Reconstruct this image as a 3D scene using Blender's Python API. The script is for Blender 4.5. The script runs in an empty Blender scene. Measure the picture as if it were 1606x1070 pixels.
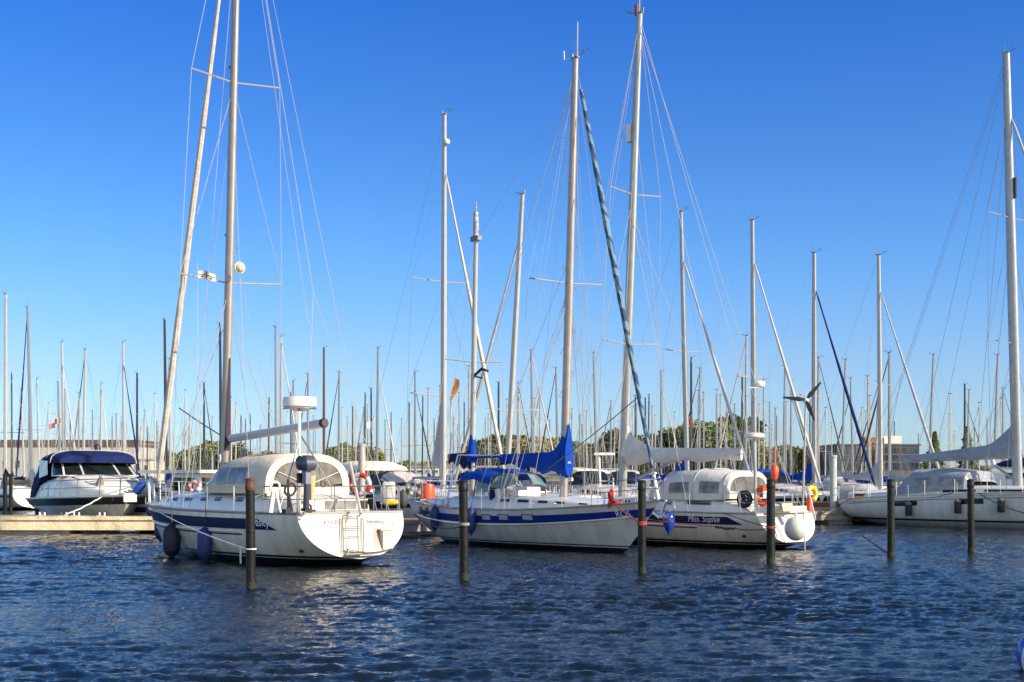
import bpy, bmesh, math, random
import numpy as np
from mathutils import Vector, Matrix
R = math.radians
random.seed(7)
scene = bpy.context.scene
COL = scene.collection
# ---------------------------------------------------------------- camera
F = 2100.0; HC = 2.2; CX = 803.0; HY = 750.0      # focal length in photo pixels, eye height, horizon row
cam_d = bpy.data.cameras.new('camera'); cam = bpy.data.objects.new('camera', cam_d); COL.objects.link(cam)
cam.location = (0, 0, HC); cam.rotation_euler = (R(90), 0, 0)
cam_d.sensor_width = 36; cam_d.lens = 36 * F / 1606; cam_d.shift_y = (HY - 535) / 1606
cam_d.clip_start = 0.1; cam_d.clip_end = 6000
scene.camera = cam
# ---------------------------------------------------------------- sky and sun
SUN = Vector((0.89, -0.455, 0)).normalized(); ELEV = R(27)
az = math.atan2(SUN.x, SUN.y)
w = bpy.data.worlds.new('World'); scene.world = w; w.use_nodes = True
nt = w.node_tree; nt.nodes.clear()
out = nt.nodes.new('ShaderNodeOutputWorld'); bg = nt.nodes.new('ShaderNodeBackground')
sky = nt.nodes.new('ShaderNodeTexSky'); sky.sky_type = 'NISHITA'; sky.sun_disc = False
sky.sun_elevation = ELEV; sky.sun_rotation = az; sky.air_density = 1.0; sky.dust_density = 0.3; sky.ozone_density = 2.5
tc = nt.nodes.new('ShaderNodeTexCoord'); sep = nt.nodes.new('ShaderNodeSeparateXYZ'); ramp = nt.nodes.new('ShaderNodeValToRGB')
mul = nt.nodes.new('ShaderNodeMix'); mul.data_type = 'RGBA'; mul.blend_type = 'MULTIPLY'; mul.inputs[0].default_value = 1
nt.links.new(tc.outputs['Generated'], sep.inputs[0]); nt.links.new(sep.outputs['Z'], ramp.inputs[0])
SKY = [(0.0, (0.42, 0.554, 0.821)), (0.03, (0.415, 0.554, 0.812)), (0.08, (0.413, 0.531, 0.759)), (0.16, (0.288, 0.509, 0.811)), (0.25, (0.192, 0.428, 0.79)), (0.33, (0.122, 0.369, 0.811)), (0.45, (0.096, 0.281, 0.619)), (0.65, (0.146, 0.315, 0.563)), (1.0, (0.563, 0.675, 0.731))]
while len(ramp.color_ramp.elements) < len(SKY): ramp.color_ramp.elements.new(0.5)
for e, (p, c) in zip(ramp.color_ramp.elements, SKY): e.position = p; e.color = (*c, 1)
# unseen sky behind the camera, brightened and warmed as added fill for shaded hulls
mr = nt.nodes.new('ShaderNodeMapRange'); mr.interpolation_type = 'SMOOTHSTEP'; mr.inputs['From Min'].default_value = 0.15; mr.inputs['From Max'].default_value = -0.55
rear_fill = nt.nodes.new('ShaderNodeMix'); rear_fill.data_type = 'RGBA'; rear_fill.inputs[7].default_value = (1.5, 1.32, 1.18, 1)
nt.links.new(sep.outputs['Y'], mr.inputs['Value']); nt.links.new(mr.outputs[0], rear_fill.inputs[0]); nt.links.new(ramp.outputs[0], rear_fill.inputs[6])
nt.links.new(sky.outputs[0], mul.inputs[6]); nt.links.new(rear_fill.outputs[2], mul.inputs[7])
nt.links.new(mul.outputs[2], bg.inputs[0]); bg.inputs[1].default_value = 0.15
nt.links.new(bg.outputs[0], out.inputs[0])
sd = bpy.data.lights.new('sun', 'SUN'); sd.energy = 5.0; sd.angle = R(0.5); sd.color = (1, 0.87, 0.68)
so = bpy.data.objects.new('sun', sd); COL.objects.link(so)
sv = Vector((SUN.x * math.cos(ELEV), SUN.y * math.cos(ELEV), math.sin(ELEV)))
so.rotation_euler = sv.to_track_quat('Z', 'Y').to_euler()
vs = scene.view_settings; vs.view_transform = 'Standard'; vs.look = 'None'; vs.exposure = 0.58; vs.gamma = 1

# ---------------------------------------------------------------- materials
MATS = {}
def mat(name, col, rough=0.5, metal=0.0, var=0.06, vscale=3.0, bump=0.0, bscale=40.0, coat=0.0, spec=0.5, alpha=1.0, stretch=(1, 1, 1)):
    if name in MATS: return MATS[name]
    m = bpy.data.materials.new(name); m.use_nodes = True; t = m.node_tree; b = t.nodes['Principled BSDF']
    b.inputs['Roughness'].default_value = rough; b.inputs['Metallic'].default_value = metal
    b.inputs['Coat Weight'].default_value = coat; b.inputs['Specular IOR Level'].default_value = spec
    b.inputs['Alpha'].default_value = alpha
    g = t.nodes.new('ShaderNodeTexCoord'); mp = t.nodes.new('ShaderNodeMapping'); mp.inputs['Scale'].default_value = stretch
    n = t.nodes.new('ShaderNodeTexNoise'); n.inputs['Scale'].default_value = vscale; n.inputs['Detail'].default_value = 5
    rp = t.nodes.new('ShaderNodeValToRGB'); rp.color_ramp.elements[0].position = 0.3; rp.color_ramp.elements[1].position = 0.7
    rp.color_ramp.elements[0].color = (*[max(0, c * (1 - 2 * var)) for c in col], 1)
    rp.color_ramp.elements[1].color = (*[min(1, c * (1 + var)) for c in col], 1)
    t.links.new(g.outputs['Object'], mp.inputs[0]); t.links.new(mp.outputs[0], n.inputs[0]); t.links.new(n.outputs[0], rp.inputs[0])
    t.links.new(rp.outputs[0], b.inputs['Base Color'])
    if bump:
        n2 = t.nodes.new('ShaderNodeTexNoise'); n2.inputs['Scale'].default_value = bscale; n2.inputs['Detail'].default_value = 4
        bp = t.nodes.new('ShaderNodeBump'); bp.inputs['Strength'].default_value = bump; bp.inputs['Distance'].default_value = 0.05
        t.links.new(mp.outputs[0], n2.inputs[0]); t.links.new(n2.outputs[0], bp.inputs['Height']); t.links.new(bp.outputs[0], b.inputs['Normal'])
    MATS[name] = m; return m
def hullmat(name, top, boot, line, under=(0.012, 0.012, 0.016), zs=(0.15, 0.175, 0.23, 0.255)):
    """painted topsides with boot stripes at fixed heights above the water (paint bands, by object height)"""
    m = bpy.data.materials.new(name); m.use_nodes = True; t = m.node_tree; b = t.nodes['Principled BSDF']
    b.inputs['Roughness'].default_value = 0.22; b.inputs['Coat Weight'].default_value = 0.3
    g = t.nodes.new('ShaderNodeTexCoord'); s = t.nodes.new('ShaderNodeSeparateXYZ'); t.links.new(g.outputs['Object'], s.inputs[0])
    rp = t.nodes.new('ShaderNodeValToRGB'); rp.color_ramp.interpolation = 'CONSTANT'
    els = [(0, under), (zs[0], line), (zs[1], boot), (zs[2], line), (zs[3], top)]
    while len(rp.color_ramp.elements) < len(els): rp.color_ramp.elements.new(0.5)
    for e, (p, c) in zip(rp.color_ramp.elements, els): e.position = p; e.color = (*c, 1)
    t.links.new(s.outputs['Z'], rp.inputs[0])
    n = t.nodes.new('ShaderNodeTexNoise'); n.inputs['Scale'].default_value = 1.5; n.inputs['Detail'].default_value = 9; n.inputs['Roughness'].default_value = .65
    mp = t.nodes.new('ShaderNodeMapping'); mp.inputs['Scale'].default_value = (2.2, 1, .45); t.links.new(g.outputs['Object'], mp.inputs[0]); t.links.new(mp.outputs[0], n.inputs[0])
    r2 = t.nodes.new('ShaderNodeValToRGB'); r2.color_ramp.elements[0].position = 0.35; r2.color_ramp.elements[0].color = (0.80, 0.77, 0.70, 1); r2.color_ramp.elements[1].position = 0.6; r2.color_ramp.elements[1].color = (1, 1, 1, 1)
    mx = t.nodes.new('ShaderNodeMix'); mx.data_type = 'RGBA'; mx.blend_type = 'MULTIPLY'; mx.inputs[0].default_value = 1
    t.links.new(n.outputs[0], r2.inputs[0]); t.links.new(rp.outputs[0], mx.inputs[6]); t.links.new(r2.outputs[0], mx.inputs[7]); t.links.new(mx.outputs[2], b.inputs['Base Color'])
    MATS[name] = m; return m
WHITE = mat('white gelcoat', (0.70, 0.665, 0.60), 0.25, var=0.03, coat=0.3)
CREAM = mat('cream gelcoat', (0.72, 0.68, 0.58), 0.35, var=0.05)
DECKM = mat('grey deck', (0.42, 0.40, 0.37), 0.7, var=0.08, vscale=6)
TEAK = mat('weathered teak', (0.30, 0.22, 0.14), 0.7, var=0.2, stretch=(1, 12, 1))
ALU = mat('anodised aluminium', (0.34, 0.335, 0.33), 0.38, metal=0.55, var=0.05)
WMAST = mat('white painted mast', (0.42, 0.40, 0.37), 0.3, var=0.04)
DARKM = mat('dark mast', (0.03, 0.028, 0.03), 0.4)
BROWNM = mat('brown wooden mast', (0.14, 0.07, 0.035), 0.4)
SPRM = mat('grey spreader', (0.22, 0.21, 0.21), 0.5)
STEEL = mat('stainless steel', (0.66, 0.66, 0.66), 0.2, metal=0.9, var=0.02)
WIRE = mat('rigging wire', (0.42, 0.40, 0.38), 0.45, metal=0.15, var=0.02)
WIRED = mat('dark rigging wire', (0.16, 0.15, 0.15), 0.5, metal=0.2, var=0.02)
NAVY = mat('navy stripe paint', (0.008, 0.014, 0.055), 0.5, var=0.05, spec=.12)
BLUE = mat('blue stripe paint', (0.010, 0.028, 0.22), 0.5, var=0.05, spec=.15)
BCLOTH = mat('royal blue canvas', (0.003, 0.050, 0.34), 0.75, spec=0.12, var=0.12, bump=0.6, bscale=5)
NCLOTH = mat('navy canvas', (0.012, 0.022, 0.09), 0.8, spec=0.12, var=0.12, bump=0.5, bscale=5)
GCLOTH = mat('grey canvas', (0.40, 0.40, 0.42), 0.85, spec=0.12, var=0.08, bump=0.6, bscale=4)
BEIGE = mat('beige canvas', (0.62, 0.54, 0.42), 0.85, var=0.05, bump=0.5, bscale=4)
OFFW = mat('off white canvas', (0.58, 0.55, 0.50), 0.8, var=0.05, bump=0.5, bscale=4)
SAIL = mat('furled sailcloth', (0.50, 0.45, 0.40), 0.8, var=0.08, bump=0.8, bscale=5)
PLAST = mat('clear plastic window', (0.12, 0.115, 0.11), 0.12, var=0.35, vscale=2.5, bump=0.3, bscale=4)
PLASTL = mat('milky plastic window', (0.22, 0.22, 0.22), 0.15, var=0.3, vscale=2.5, bump=0.3, bscale=4)
GLASS = mat('dark window glass', (0.012, 0.016, 0.02), 0.05, var=0.2)
BLUEG = mat('blue tinted glass', (0.03, 0.06, 0.12), 0.08, var=0.2)
BLACK = mat('black rubber', (0.015, 0.015, 0.016), 0.5)
FBLUE = mat('blue fender cloth', (0.012, 0.028, 0.14), 0.6, var=0.12, vscale=8)
FBLUE2 = mat('glossy blue fender', (0.012, 0.05, 0.30), 0.25, var=0.05)
FWHITE = mat('white vinyl fender', (0.62, 0.59, 0.53), 0.35, var=0.06)
FGREY = mat('dark grey fender', (0.045, 0.045, 0.05), 0.6)
ORANGE = mat('orange plastic', (0.80, 0.09, 0.02), 0.4, var=0.05)
RED = mat('red plastic', (0.62, 0.03, 0.02), 0.45)
YELLOW = mat('yellow plastic', (0.80, 0.50, 0.03), 0.5)
ROPEW = mat('white rope', (0.70, 0.68, 0.64), 0.9, var=0.15, vscale=30)
ROPEK = mat('dark rope', (0.03, 0.03, 0.035), 0.9)
ROPER = mat('red rope', (0.50, 0.06, 0.07), 0.9, var=0.2, vscale=30)
ROPEN = mat('navy rope', (0.02, 0.04, 0.12), 0.9)
WOODY = mat('pale plywood', (0.62, 0.42, 0.22), 0.7, var=0.12)
PILEM = mat('black plastic pile', (0.010, 0.009, 0.008), 0.5, spec=.25, var=0.25, vscale=5, bump=0.3, bscale=12, stretch=(1, 1, 0.35))
GREENP = mat('dark green pile', (0.008, 0.012, 0.010), 0.5, spec=.25, var=0.25, vscale=5, bump=0.3, bscale=12, stretch=(1, 1, 0.35))
WEED = mat('algae band', (0.022, 0.028, 0.012), 0.8, var=0.3, vscale=12, bump=1, bscale=25)
CONC = mat('pontoon concrete', (0.86, 0.66, 0.42), 0.85, var=0.18, vscale=2.0, bump=0.5, bscale=10)
CONCG = mat('grey concrete', (0.30, 0.28, 0.25), 0.85, var=0.15, vscale=2.0, bump=0.4, bscale=10)
MAROON = mat('varnished brown band', (0.22, 0.06, 0.03), 0.35)
TEAL = mat('teal fabric', (0.02, 0.25, 0.26), 0.8)
DKBROWN = mat('brown cover', (0.12, 0.09, 0.05), 0.8)
REDCL = mat('red canvas', (0.60, 0.04, 0.03), 0.8, var=0.1, bump=.4, bscale=5)

# ---------------------------------------------------------------- mesh builder
class MB:
    def __init__(s): s.v = []; s.f = []; s.m = []; s.mi = 0
    def add(s, vs, fs):
        b = len(s.v); s.v += [tuple(v) for v in vs]
        for f in fs: s.f.append([b + i for i in f]); s.m.append(s.mi)
    def box(s, c, d, rz=0, tilt=None, taper=1.0):
        M = Matrix.Rotation(rz, 3, 'Z')
        if tilt: M = M @ Matrix.Rotation(tilt, 3, 'Y')
        vs = []
        for z in (-.5, .5):
            k = 1 if z < 0 else taper
            for x, y in ((-.5, -.5), (.5, -.5), (.5, .5), (-.5, .5)): vs.append(Vector(c) + M @ Vector((x * d[0] * k, y * d[1] * k, z * d[2])))
        s.add(vs, [(0, 3, 2, 1), (4, 5, 6, 7), (0, 1, 5, 4), (1, 2, 6, 5), (2, 3, 7, 6), (3, 0, 4, 7)]); return s
    def loft(s, rings, cap=True, closed=True):
        n = len(rings[0]); vs = [p for r in rings for p in r]; fs = []
        for i in range(len(rings) - 1):
            for j in range(n if closed else n - 1):
                k = (j + 1) % n; fs.append((i * n + j, i * n + k, (i + 1) * n + k, (i + 1) * n + j))
        if cap and closed: fs.append(tuple(range(n))[::-1]); fs.append(tuple((len(rings) - 1) * n + j for j in range(n)))
        s.add(vs, fs); return s
    def tube(s, pts, r=0.01, n=6, cap=True, flat=1.0, up=None):
        pts = [Vector(p) for p in pts]; rings = []
        rs = r if isinstance(r, (list, tuple)) else [r] * len(pts)
        a = None
        for i, p in enumerate(pts):
            d = (pts[min(i + 1, len(pts) - 1)] - pts[max(i - 1, 0)])
            if d.length < 1e-9: d = Vector((0, 0, 1))
            d.normalize()
            if a is None:
                a = Vector(up) if up else (Vector((1, 0, 0)) if abs(d.x) < .9 else Vector((0, 1, 0)))
            a = (a - d * a.dot(d)); a.normalize(); b = d.cross(a)
            rings.append([p + a * (rs[i] * flat * math.cos(2 * math.pi * k / n)) + b * (rs[i] * math.sin(2 * math.pi * k / n)) for k in range(n)])
        return s.loft(rings, cap)
    def lathe(s, p, prof, n=16, axis=(0, 0, 1)):
        q = Vector(axis).normalized(); a = q.orthogonal().normalized(); b = q.cross(a)
        rings = [[Vector(p) + q * h + (a * math.cos(2 * math.pi * k / n) + b * math.sin(2 * math.pi * k / n)) * max(r, .0005) for k in range(n)] for r, h in prof]
        return s.loft(rings)
    def surf(s, f, u0, u1, nu, v0, v1, nv):
        vs = [f(u0 + (u1 - u0) * i / nu, v0 + (v1 - v0) * j / nv) for i in range(nu + 1) for j in range(nv + 1)]
        fs = [(i * (nv + 1) + j, (i + 1) * (nv + 1) + j, (i + 1) * (nv + 1) + j + 1, i * (nv + 1) + j + 1) for i in range(nu) for j in range(nv)]
        s.add(vs, fs); return s
    def ball(s, c, r, n=12, sc=(1, 1, 1)):
        vs = []; fs = []; m = n // 2
        for i in range(m + 1):
            th = math.pi * i / m
            for j in range(n): ph = 2 * math.pi * j / n; vs.append((c[0] + r * sc[0] * math.sin(th) * math.cos(ph), c[1] + r * sc[1] * math.sin(th) * math.sin(ph), c[2] + r * sc[2] * math.cos(th)))
        for i in range(m):
            for j in range(n): k = (j + 1) % n; fs.append((i * n + j, (i + 1) * n + j, (i + 1) * n + k, i * n + k))
        s.add(vs, fs); return s
    def torus(s, c, R_, r, axis=(0, 0, 1), n=24, m=8, a0=0, a1=2 * math.pi):
        q = Vector(axis).normalized(); a = q.orthogonal().normalized(); b = q.cross(a)
        pts = [Vector(c) + (a * math.cos(a0 + (a1 - a0) * i / n) + b * math.sin(a0 + (a1 - a0) * i / n)) * R_ for i in range(n + 1)]
        return s.tube(pts, r, m, cap=True)
    def rope(s, p0, p1, r=0.01, sag=0.1, n=10, wob=0.0):
        p0 = Vector(p0); p1 = Vector(p1); pts = []
        for i in range(n + 1):
            t = i / n; q = p0.lerp(p1, t); q.z -= sag * 4 * t * (1 - t)
            if wob: q += Vector([random.uniform(-wob, wob) for _ in range(3)])
            pts.append(q)
        return s.tube(pts, r, 5)
    def build(s, name, mats, parent=None, sharp=38):
        me = bpy.data.meshes.new(name); me.from_pydata(s.v, [], s.f)
        if not isinstance(mats, (list, tuple)): mats = [mats]
        for m in mats: me.materials.append(m)
        me.polygons.foreach_set('material_index', s.m)
        me.polygons.foreach_set('use_smooth', [True] * len(s.f)); me.update()
        bm = bmesh.new(); bm.from_mesh(me); bmesh.ops.remove_doubles(bm, verts=bm.verts, dist=1e-5); bmesh.ops.recalc_face_normals(bm, faces=bm.faces); bm.to_mesh(me); bm.free()
        me.set_sharp_from_angle(angle=R(sharp))
        o = bpy.data.objects.new(name, me); COL.objects.link(o)
        if parent is not None: o.parent = parent
        return o
def tag(o, label=None, cat=None, group=None, kind=None):
    if label: o['label'] = label
    if cat: o['category'] = cat
    if group: o['group'] = group
    if kind: o['kind'] = kind
    return o
def empty(name, loc, rz=0, label=None, cat=None, group=None):
    o = bpy.data.objects.new(name, None); o.empty_display_size = .3; COL.objects.link(o)
    o.location = loc; o.rotation_euler = (0, 0, rz); tag(o, label, cat, group); return o
def P(px, py, d): return Vector(((px - CX) / F * d, d, HC - (py - HY) / F * d))     # photo pixel at depth d
def gnd(px, py): d = F * HC / (py - HY); return P(px, py, d)
def text_mb(txt, size, mapf, shear=0.0, align='LEFT', spacing=1.0, xs=1.0, extr=0.0):
    cu = bpy.data.curves.new('t', 'FONT'); cu.body = txt; cu.size = size; cu.shear = shear; cu.align_x = align; cu.space_character = spacing
    o = bpy.data.objects.new('t', cu); COL.objects.link(o); dg = bpy.context.evaluated_depsgraph_get(); me = o.evaluated_get(dg).to_mesh()
    vs = [mapf(v.co.x * xs, v.co.y) for v in me.vertices]; fs = [tuple(p.vertices) for p in me.polygons]
    m = MB(); m.add(vs, fs); o.evaluated_get(dg).to_mesh_clear(); COL.objects.unlink(o); bpy.data.objects.remove(o); bpy.data.curves.remove(cu); return m

# ---------------------------------------------------------------- boats
H0 = Vector((-0.59, 0.807, 0)).normalized()      # the berths' direction
class Boat:
    def __init__(s, O, h, label, cat='sailboat', name='sailboat', group=None):
        s.O = Vector((O[0], O[1], 0)); s.h = Vector((h[0], h[1], 0)).normalized(); s.p = Vector((-s.h.y, s.h.x, 0))
        s.e = empty(name, s.O, math.atan2(s.h.y, s.h.x), label, cat, group)
    def loc(s, wv): d = Vector(wv) - s.O; return Vector((d.dot(s.h), d.dot(s.p), wv[2]))
    def wld(s, l): return s.O + s.h * l[0] + s.p * l[1] + Vector((0, 0, l[2]))
    def px(s, px, py, c=0.0):
        """photo pixel -> boat coordinates on the lengthwise plane y=c"""
        r = Vector(((px - CX) / F, 1, (HY - py) / F)); o = Vector((0, 0, HC))
        t = (c - (o - s.O).dot(s.p)) / r.dot(s.p); return s.loc(o + r * t)
    def pd(s, px, py, d): return s.loc(P(px, py, d))
    def part(s, mb, name, mats, parent=None, sharp=38): return mb.build(name, mats, parent or s.e, sharp)
class Hull:
    def __init__(s, L, Lwl, B, z0, z1, xt=0.4, tz=0.15, bt=0.8, sag=0.1, um=0.42, depth=0.45, ps=2.0, bowp=2.2, low=1.45, gq=0.5, ga=2.2):
        s.__dict__.update(locals())
    def zs(s, u): return s.z0 + (s.z1 - s.z0) * u - s.sag * 4 * u * (1 - u)
    def xs(s, z): return s.xt * max(0, (z - s.tz)) / (s.z0 - s.tz)
    def xb(s, z):
        if z >= 0: return s.Lwl + (s.L - s.Lwl) * (min(z / s.z1, 1.05)) ** 0.9
        return s.Lwl + z * 1.5
    def zk(s, u):
        if u < .35: return s.tz - (s.tz + s.depth) * (math.sin(u / .35 * math.pi / 2)) ** 1.0
        return -s.depth
    def bw(s, u, k):
        if u < s.um: return s.bt + (1 - s.bt) * (1 - ((s.um - u) / s.um) ** s.ps)
        q = s.low + (s.bowp - s.low) * k
        return max(0, 1 - ((u - s.um) / (1 - s.um)) ** q)
    def y(s, u, z):
        zs, zk = s.zs(u), s.zk(u); k = min(1, max(0, (z - zk) / (zs - zk)))
        return s.B / 2 * s.bw(u, k) * (1 - (1 - k) ** s.ga) ** s.gq
    def x(s, u, z): a = s.xs(z); return a + u * (s.xb(z) - a)
    def u(s, x, z): a = s.xs(z); return min(1, max(0, (x - a) / (s.xb(z) - a)))
    def sp(s, x, z, side=1, off=0.006): return Vector((x, side * (s.y(s.u(x, z), z) + off), z))
    def sheer(s, u, side=1, inset=0.0, dz=0.0): z = s.zs(u); return Vector((s.x(u, z), side * max(0, s.y(u, z) - inset), z + dz))
    def sheerx(s, x, side=1, inset=0.0, dz=0.0): u = min(1, max(0, (x - s.xt) / (s.L - s.xt))); return s.sheer(u, side, inset, dz)
    def mesh(s, nu=40, nv=12):
        mb = MB(); rings = []
        for i in range(nu + 1):
            u = i / nu; u = u + 0.0 if i < nu else 1.0; r = []
            zs, zk = s.zs(u), s.zk(u)
            for j in range(nv + 1):
                t = j / nv; z = zs + (zk - zs) * (t ** 0.9); r.append(Vector((s.x(u, z), s.y(u, z), z)))
            r2 = [Vector((p.x, -p.y, p.z)) for p in reversed(r[:-1])]
            rings.append(r + r2)
        mb.loft(rings, cap=False, closed=False)
        n = len(rings[0]); mb.f.append(list(range(n))); mb.m.append(0)
        return mb
    def deck(s, nu=30, drop=0.05, camber=0.06):
        def f(u, v):
            uu = u; p = s.sheer(uu, 1, 0.015); yy = p.y * (v * 2 - 1); return Vector((p.x + 0.01, yy, p.z - drop + camber * (1 - (v * 2 - 1) ** 2) * (p.y / (s.B / 2))))
        return MB().surf(f, 0, 1, nu, 0, 1, 6)
    def rail(s, r=0.03, nu=40, u0=0, u1=1, inset=0.0, n=5, dz=0.0, transom=True):
        mb = MB(); pts = [s.sheer(u0 + (u1 - u0) * i / nu, 1, inset, dz) for i in range(nu + 1)] + [s.sheer(u1 - (u1 - u0) * i / nu, -1, inset, dz) for i in range(nu + 1)]
        if transom: pts.append(pts[0])
        return mb.tube(pts, r, n)
    def band(s, x0, x1, dt, db, side, n=30, off=0.006, cutx=0.0, cutb=0.0):
        """paint band that follows the sheer, from dt to db below it; cutx slants the aft end, cutb the forward end"""
        def f(a, b):
            xx0 = x0 - cutx * b; xx1 = x1 + cutb * b
            x = xx0 + (xx1 - xx0) * a; zs = s.zs(min(1, max(0, (x - s.xt) / (s.L - s.xt)))); z = zs - dt - (db - dt) * b
            x = min(x, s.xb(z) - 0.02); return s.sp(x, z, side, off)
        return MB().surf(f, 0, 1, n, 0, 1, 3)
def trunk(secs, n=14, p=0.45):
    """cabin trunk lofted through (x, half width, z base, z top) sections, rounded shoulders"""
    rings = []
    for x, hw, zb, zt in secs:
        r = []
        for k in range(n + 1):
            t = math.pi * k / n; c, q = math.cos(t), math.sin(t)
            r.append(Vector((x, hw * math.copysign(abs(c) ** p, c) * (1 - 0.10 * q), zb + (zt - zb) * abs(q) ** p)))
        rings.append(r)
    return rings
def tsurf(secs, p=0.45):
    """surface function f(s,t): s along the sections, t 0..1 from port base over the top to starboard base"""
    def f(s_, t, off=0.0):
        s_ = min(max(s_, 0), len(secs) - 1); i = min(int(s_), len(secs) - 2); a = s_ - i
        x, hw, zb, zt = [secs[i][k] * (1 - a) + secs[i + 1][k] * a for k in range(4)]
        t2 = math.pi * t; c, q = math.cos(t2), math.sin(t2)
        return Vector((x, (hw + off) * math.copysign(abs(c) ** p, c) * (1 - 0.10 * abs(q)), zb + (zt + off - zb) * abs(q) ** p))
    return f
def add_trunk(b, name, secs, m, parent=None, p=0.45, ends=True, n=16):
    mb = MB(); r = trunk(secs, n, p); mb.loft(r, cap=False, closed=False)
    if ends:
        for q in (r[0], r[-1]): bi = len(mb.v); mb.v += [tuple(v) for v in q]; mb.f.append(list(range(bi, bi + len(q)))); mb.m.append(0)
    return b.part(mb, name, m, parent)
def spatch(f, s0, s1, t0, t1, off=0.008, n=6): return MB().surf(lambda a, c: f(a, c, off), s0, s1, n, t0, t1, n)
def prism(pts, y0, y1):
    """outline in the boat's lengthwise plane given a width"""
    n = len(pts); mb = MB(); mb.loft([[Vector((p[0], y0, p[1])) for p in pts], [Vector((p[0], y1, p[1])) for p in pts]]); return mb
def extra_lines(b, H, xm, rk, zt, spec, m=WIRE, r=.008):
    mb = MB()
    for fz, x, s_ in spec: mb.tube([mastpt(xm, rk, zt * fz), H.sheerx(x, s_ or 1, .08) if s_ else Vector((x, 0, H.zs(.5)))], r, 4)
    b.part(mb, 'running_lines', m)
def mastpt(xm, rake, z, y=0): return Vector((xm + rake * z, y, z))
def rig(b, H, xm, rake, zb, zt, r=0.09, mast=ALU, spread=((.36, .95), (.66, .8)), furl=None, furlr=0.05, wires=WIRE, wr=0.007, back=True, bowx=None, ztf=1.0, split=True, top=True, sternx=None, spr=.026, n=10, furl_top=0.97, name='mast', fore=True):
    """mast with spreaders, shrouds, stays and masthead gear, all in boat coordinates"""
    part = b.part
    mo = part(MB().tube([mastpt(xm, rake, z) for z in (zb, zb + (zt - zb) * .5, zt)], [r, r, r * .72], n, flat=1.35, up=(1, 0, 0)), name, mast)
    hb = H.sheerx(xm).y
    tips = []
    for k, (fr, wk) in enumerate(spread):
        z = zb + (zt - zb) * fr; hw = hb * wk; c = mastpt(xm, rake, z)
        tp = [c + Vector((-0.12 * hw, s_ * hw, 0.06 * hw)) for s_ in (1, -1)]
        part(MB().tube([tp[0], c, tp[1]], spr, 6, flat=.6), 'spreader', SPRM); tips.append(tp)
    sh = MB(); cz = H.zs(.5)
    for si, s_ in ((0, 1), (1, -1)):
        chain = H.sheerx(xm - .15, s_, .08); ztop = zb + (zt - zb) * (0.985 * ztf)
        up = [chain] + [t[si] for t in tips] + [mastpt(xm, rake, ztop)]
        sh.tube(up, wr, 4)
        if tips:
            c0 = mastpt(xm, rake, zb + (zt - zb) * spread[0][0] - .12)
            sh.tube([H.sheerx(xm - .75, s_, .1), c0], wr, 4)
            sh.tube([H.sheerx(xm + .45, s_, .1), c0], wr, 4)
            if len(tips) > 1: sh.tube([tips[0][si], mastpt(xm, rake, zb + (zt - zb) * spread[1][0] - .12)], wr, 4)
    part(sh, 'shrouds', wires)
    bx = bowx if bowx is not None else H.L - .15
    bz = H.zs(min(1, bx / H.L)) + .02
    fp, ft = Vector((bx, 0, bz)), mastpt(xm, rake, zb + (zt - zb) * ztf * .985)
    if fore:
        part(MB().tube([fp, ft], wr, 4), 'forestay', wires)
        if furl is not None:
            a, c = fp.lerp(ft, .035), fp.lerp(ft, furl_top); N = 26
            pts = [a.lerp(c, i / N) for i in range(N + 1)]
            rr = [furlr * (0.55 + 0.6 * math.sin(math.pi * min(1, (i / N) * .9 + .25)) ** 1.0) * (1 + .07 * math.sin(i * 2.1)) * (1 if 0 < i < N else .4) for i in range(N + 1)]
            part(MB().tube(pts, rr, 8), 'furled_headsail', furl)
            part(MB().lathe(fp.lerp(ft, .02), [(.0, -.07), (.09, -.06), (.09, -.045), (.05, -.03), (.05, .03), (.09, .045), (.09, .06), (0, .07)], 10, (ft - fp)), 'furling_drum', BLACK)
    if back:
        sx = sternx if sternx is not None else H.xt + .1
        m2 = MB(); tp = mastpt(xm, rake, zt * .995)
        if split:
            k = Vector((sx, 0, H.z0)).lerp(tp, .3); m2.tube([tp, k], wr, 4)
            for s_ in (1, -1): m2.tube([k, Vector((sx, s_ * H.y(0, H.z0) * .8, H.z0))], wr, 4)
        else: m2.tube([tp, (sx, 0, H.z0)], wr, 4)
        part(m2, 'backstay', wires)
    if top:
        t = mastpt(xm, rake, zt); m3 = MB()
        m3.box(t + Vector((0, 0, .03)), (.30, .10, .06)); m3.tube([t, t + Vector((.42, .04, .12))], .012, 4); m3.ball(t + Vector((.42, .04, .15)), .04, 6)
        m3.tube([t + Vector((-.05, 0, .05)), t + Vector((-.08, .02, .55))], .009, 4)
        m3.tube([t + Vector((.30, -.12, .17)), t + Vector((.52, .12, .17))], .01, 4)
        m3.box(t + Vector((-.16, 0, .12)), (.05, .05, .12))
        part(m3, 'masthead_gear', WIRED)
    return mo
def boom(b, a, c, r=0.07, m=ALU, name='boom'): return b.part(MB().tube([a, c], r, 8, flat=1.0), name, m)
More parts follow.
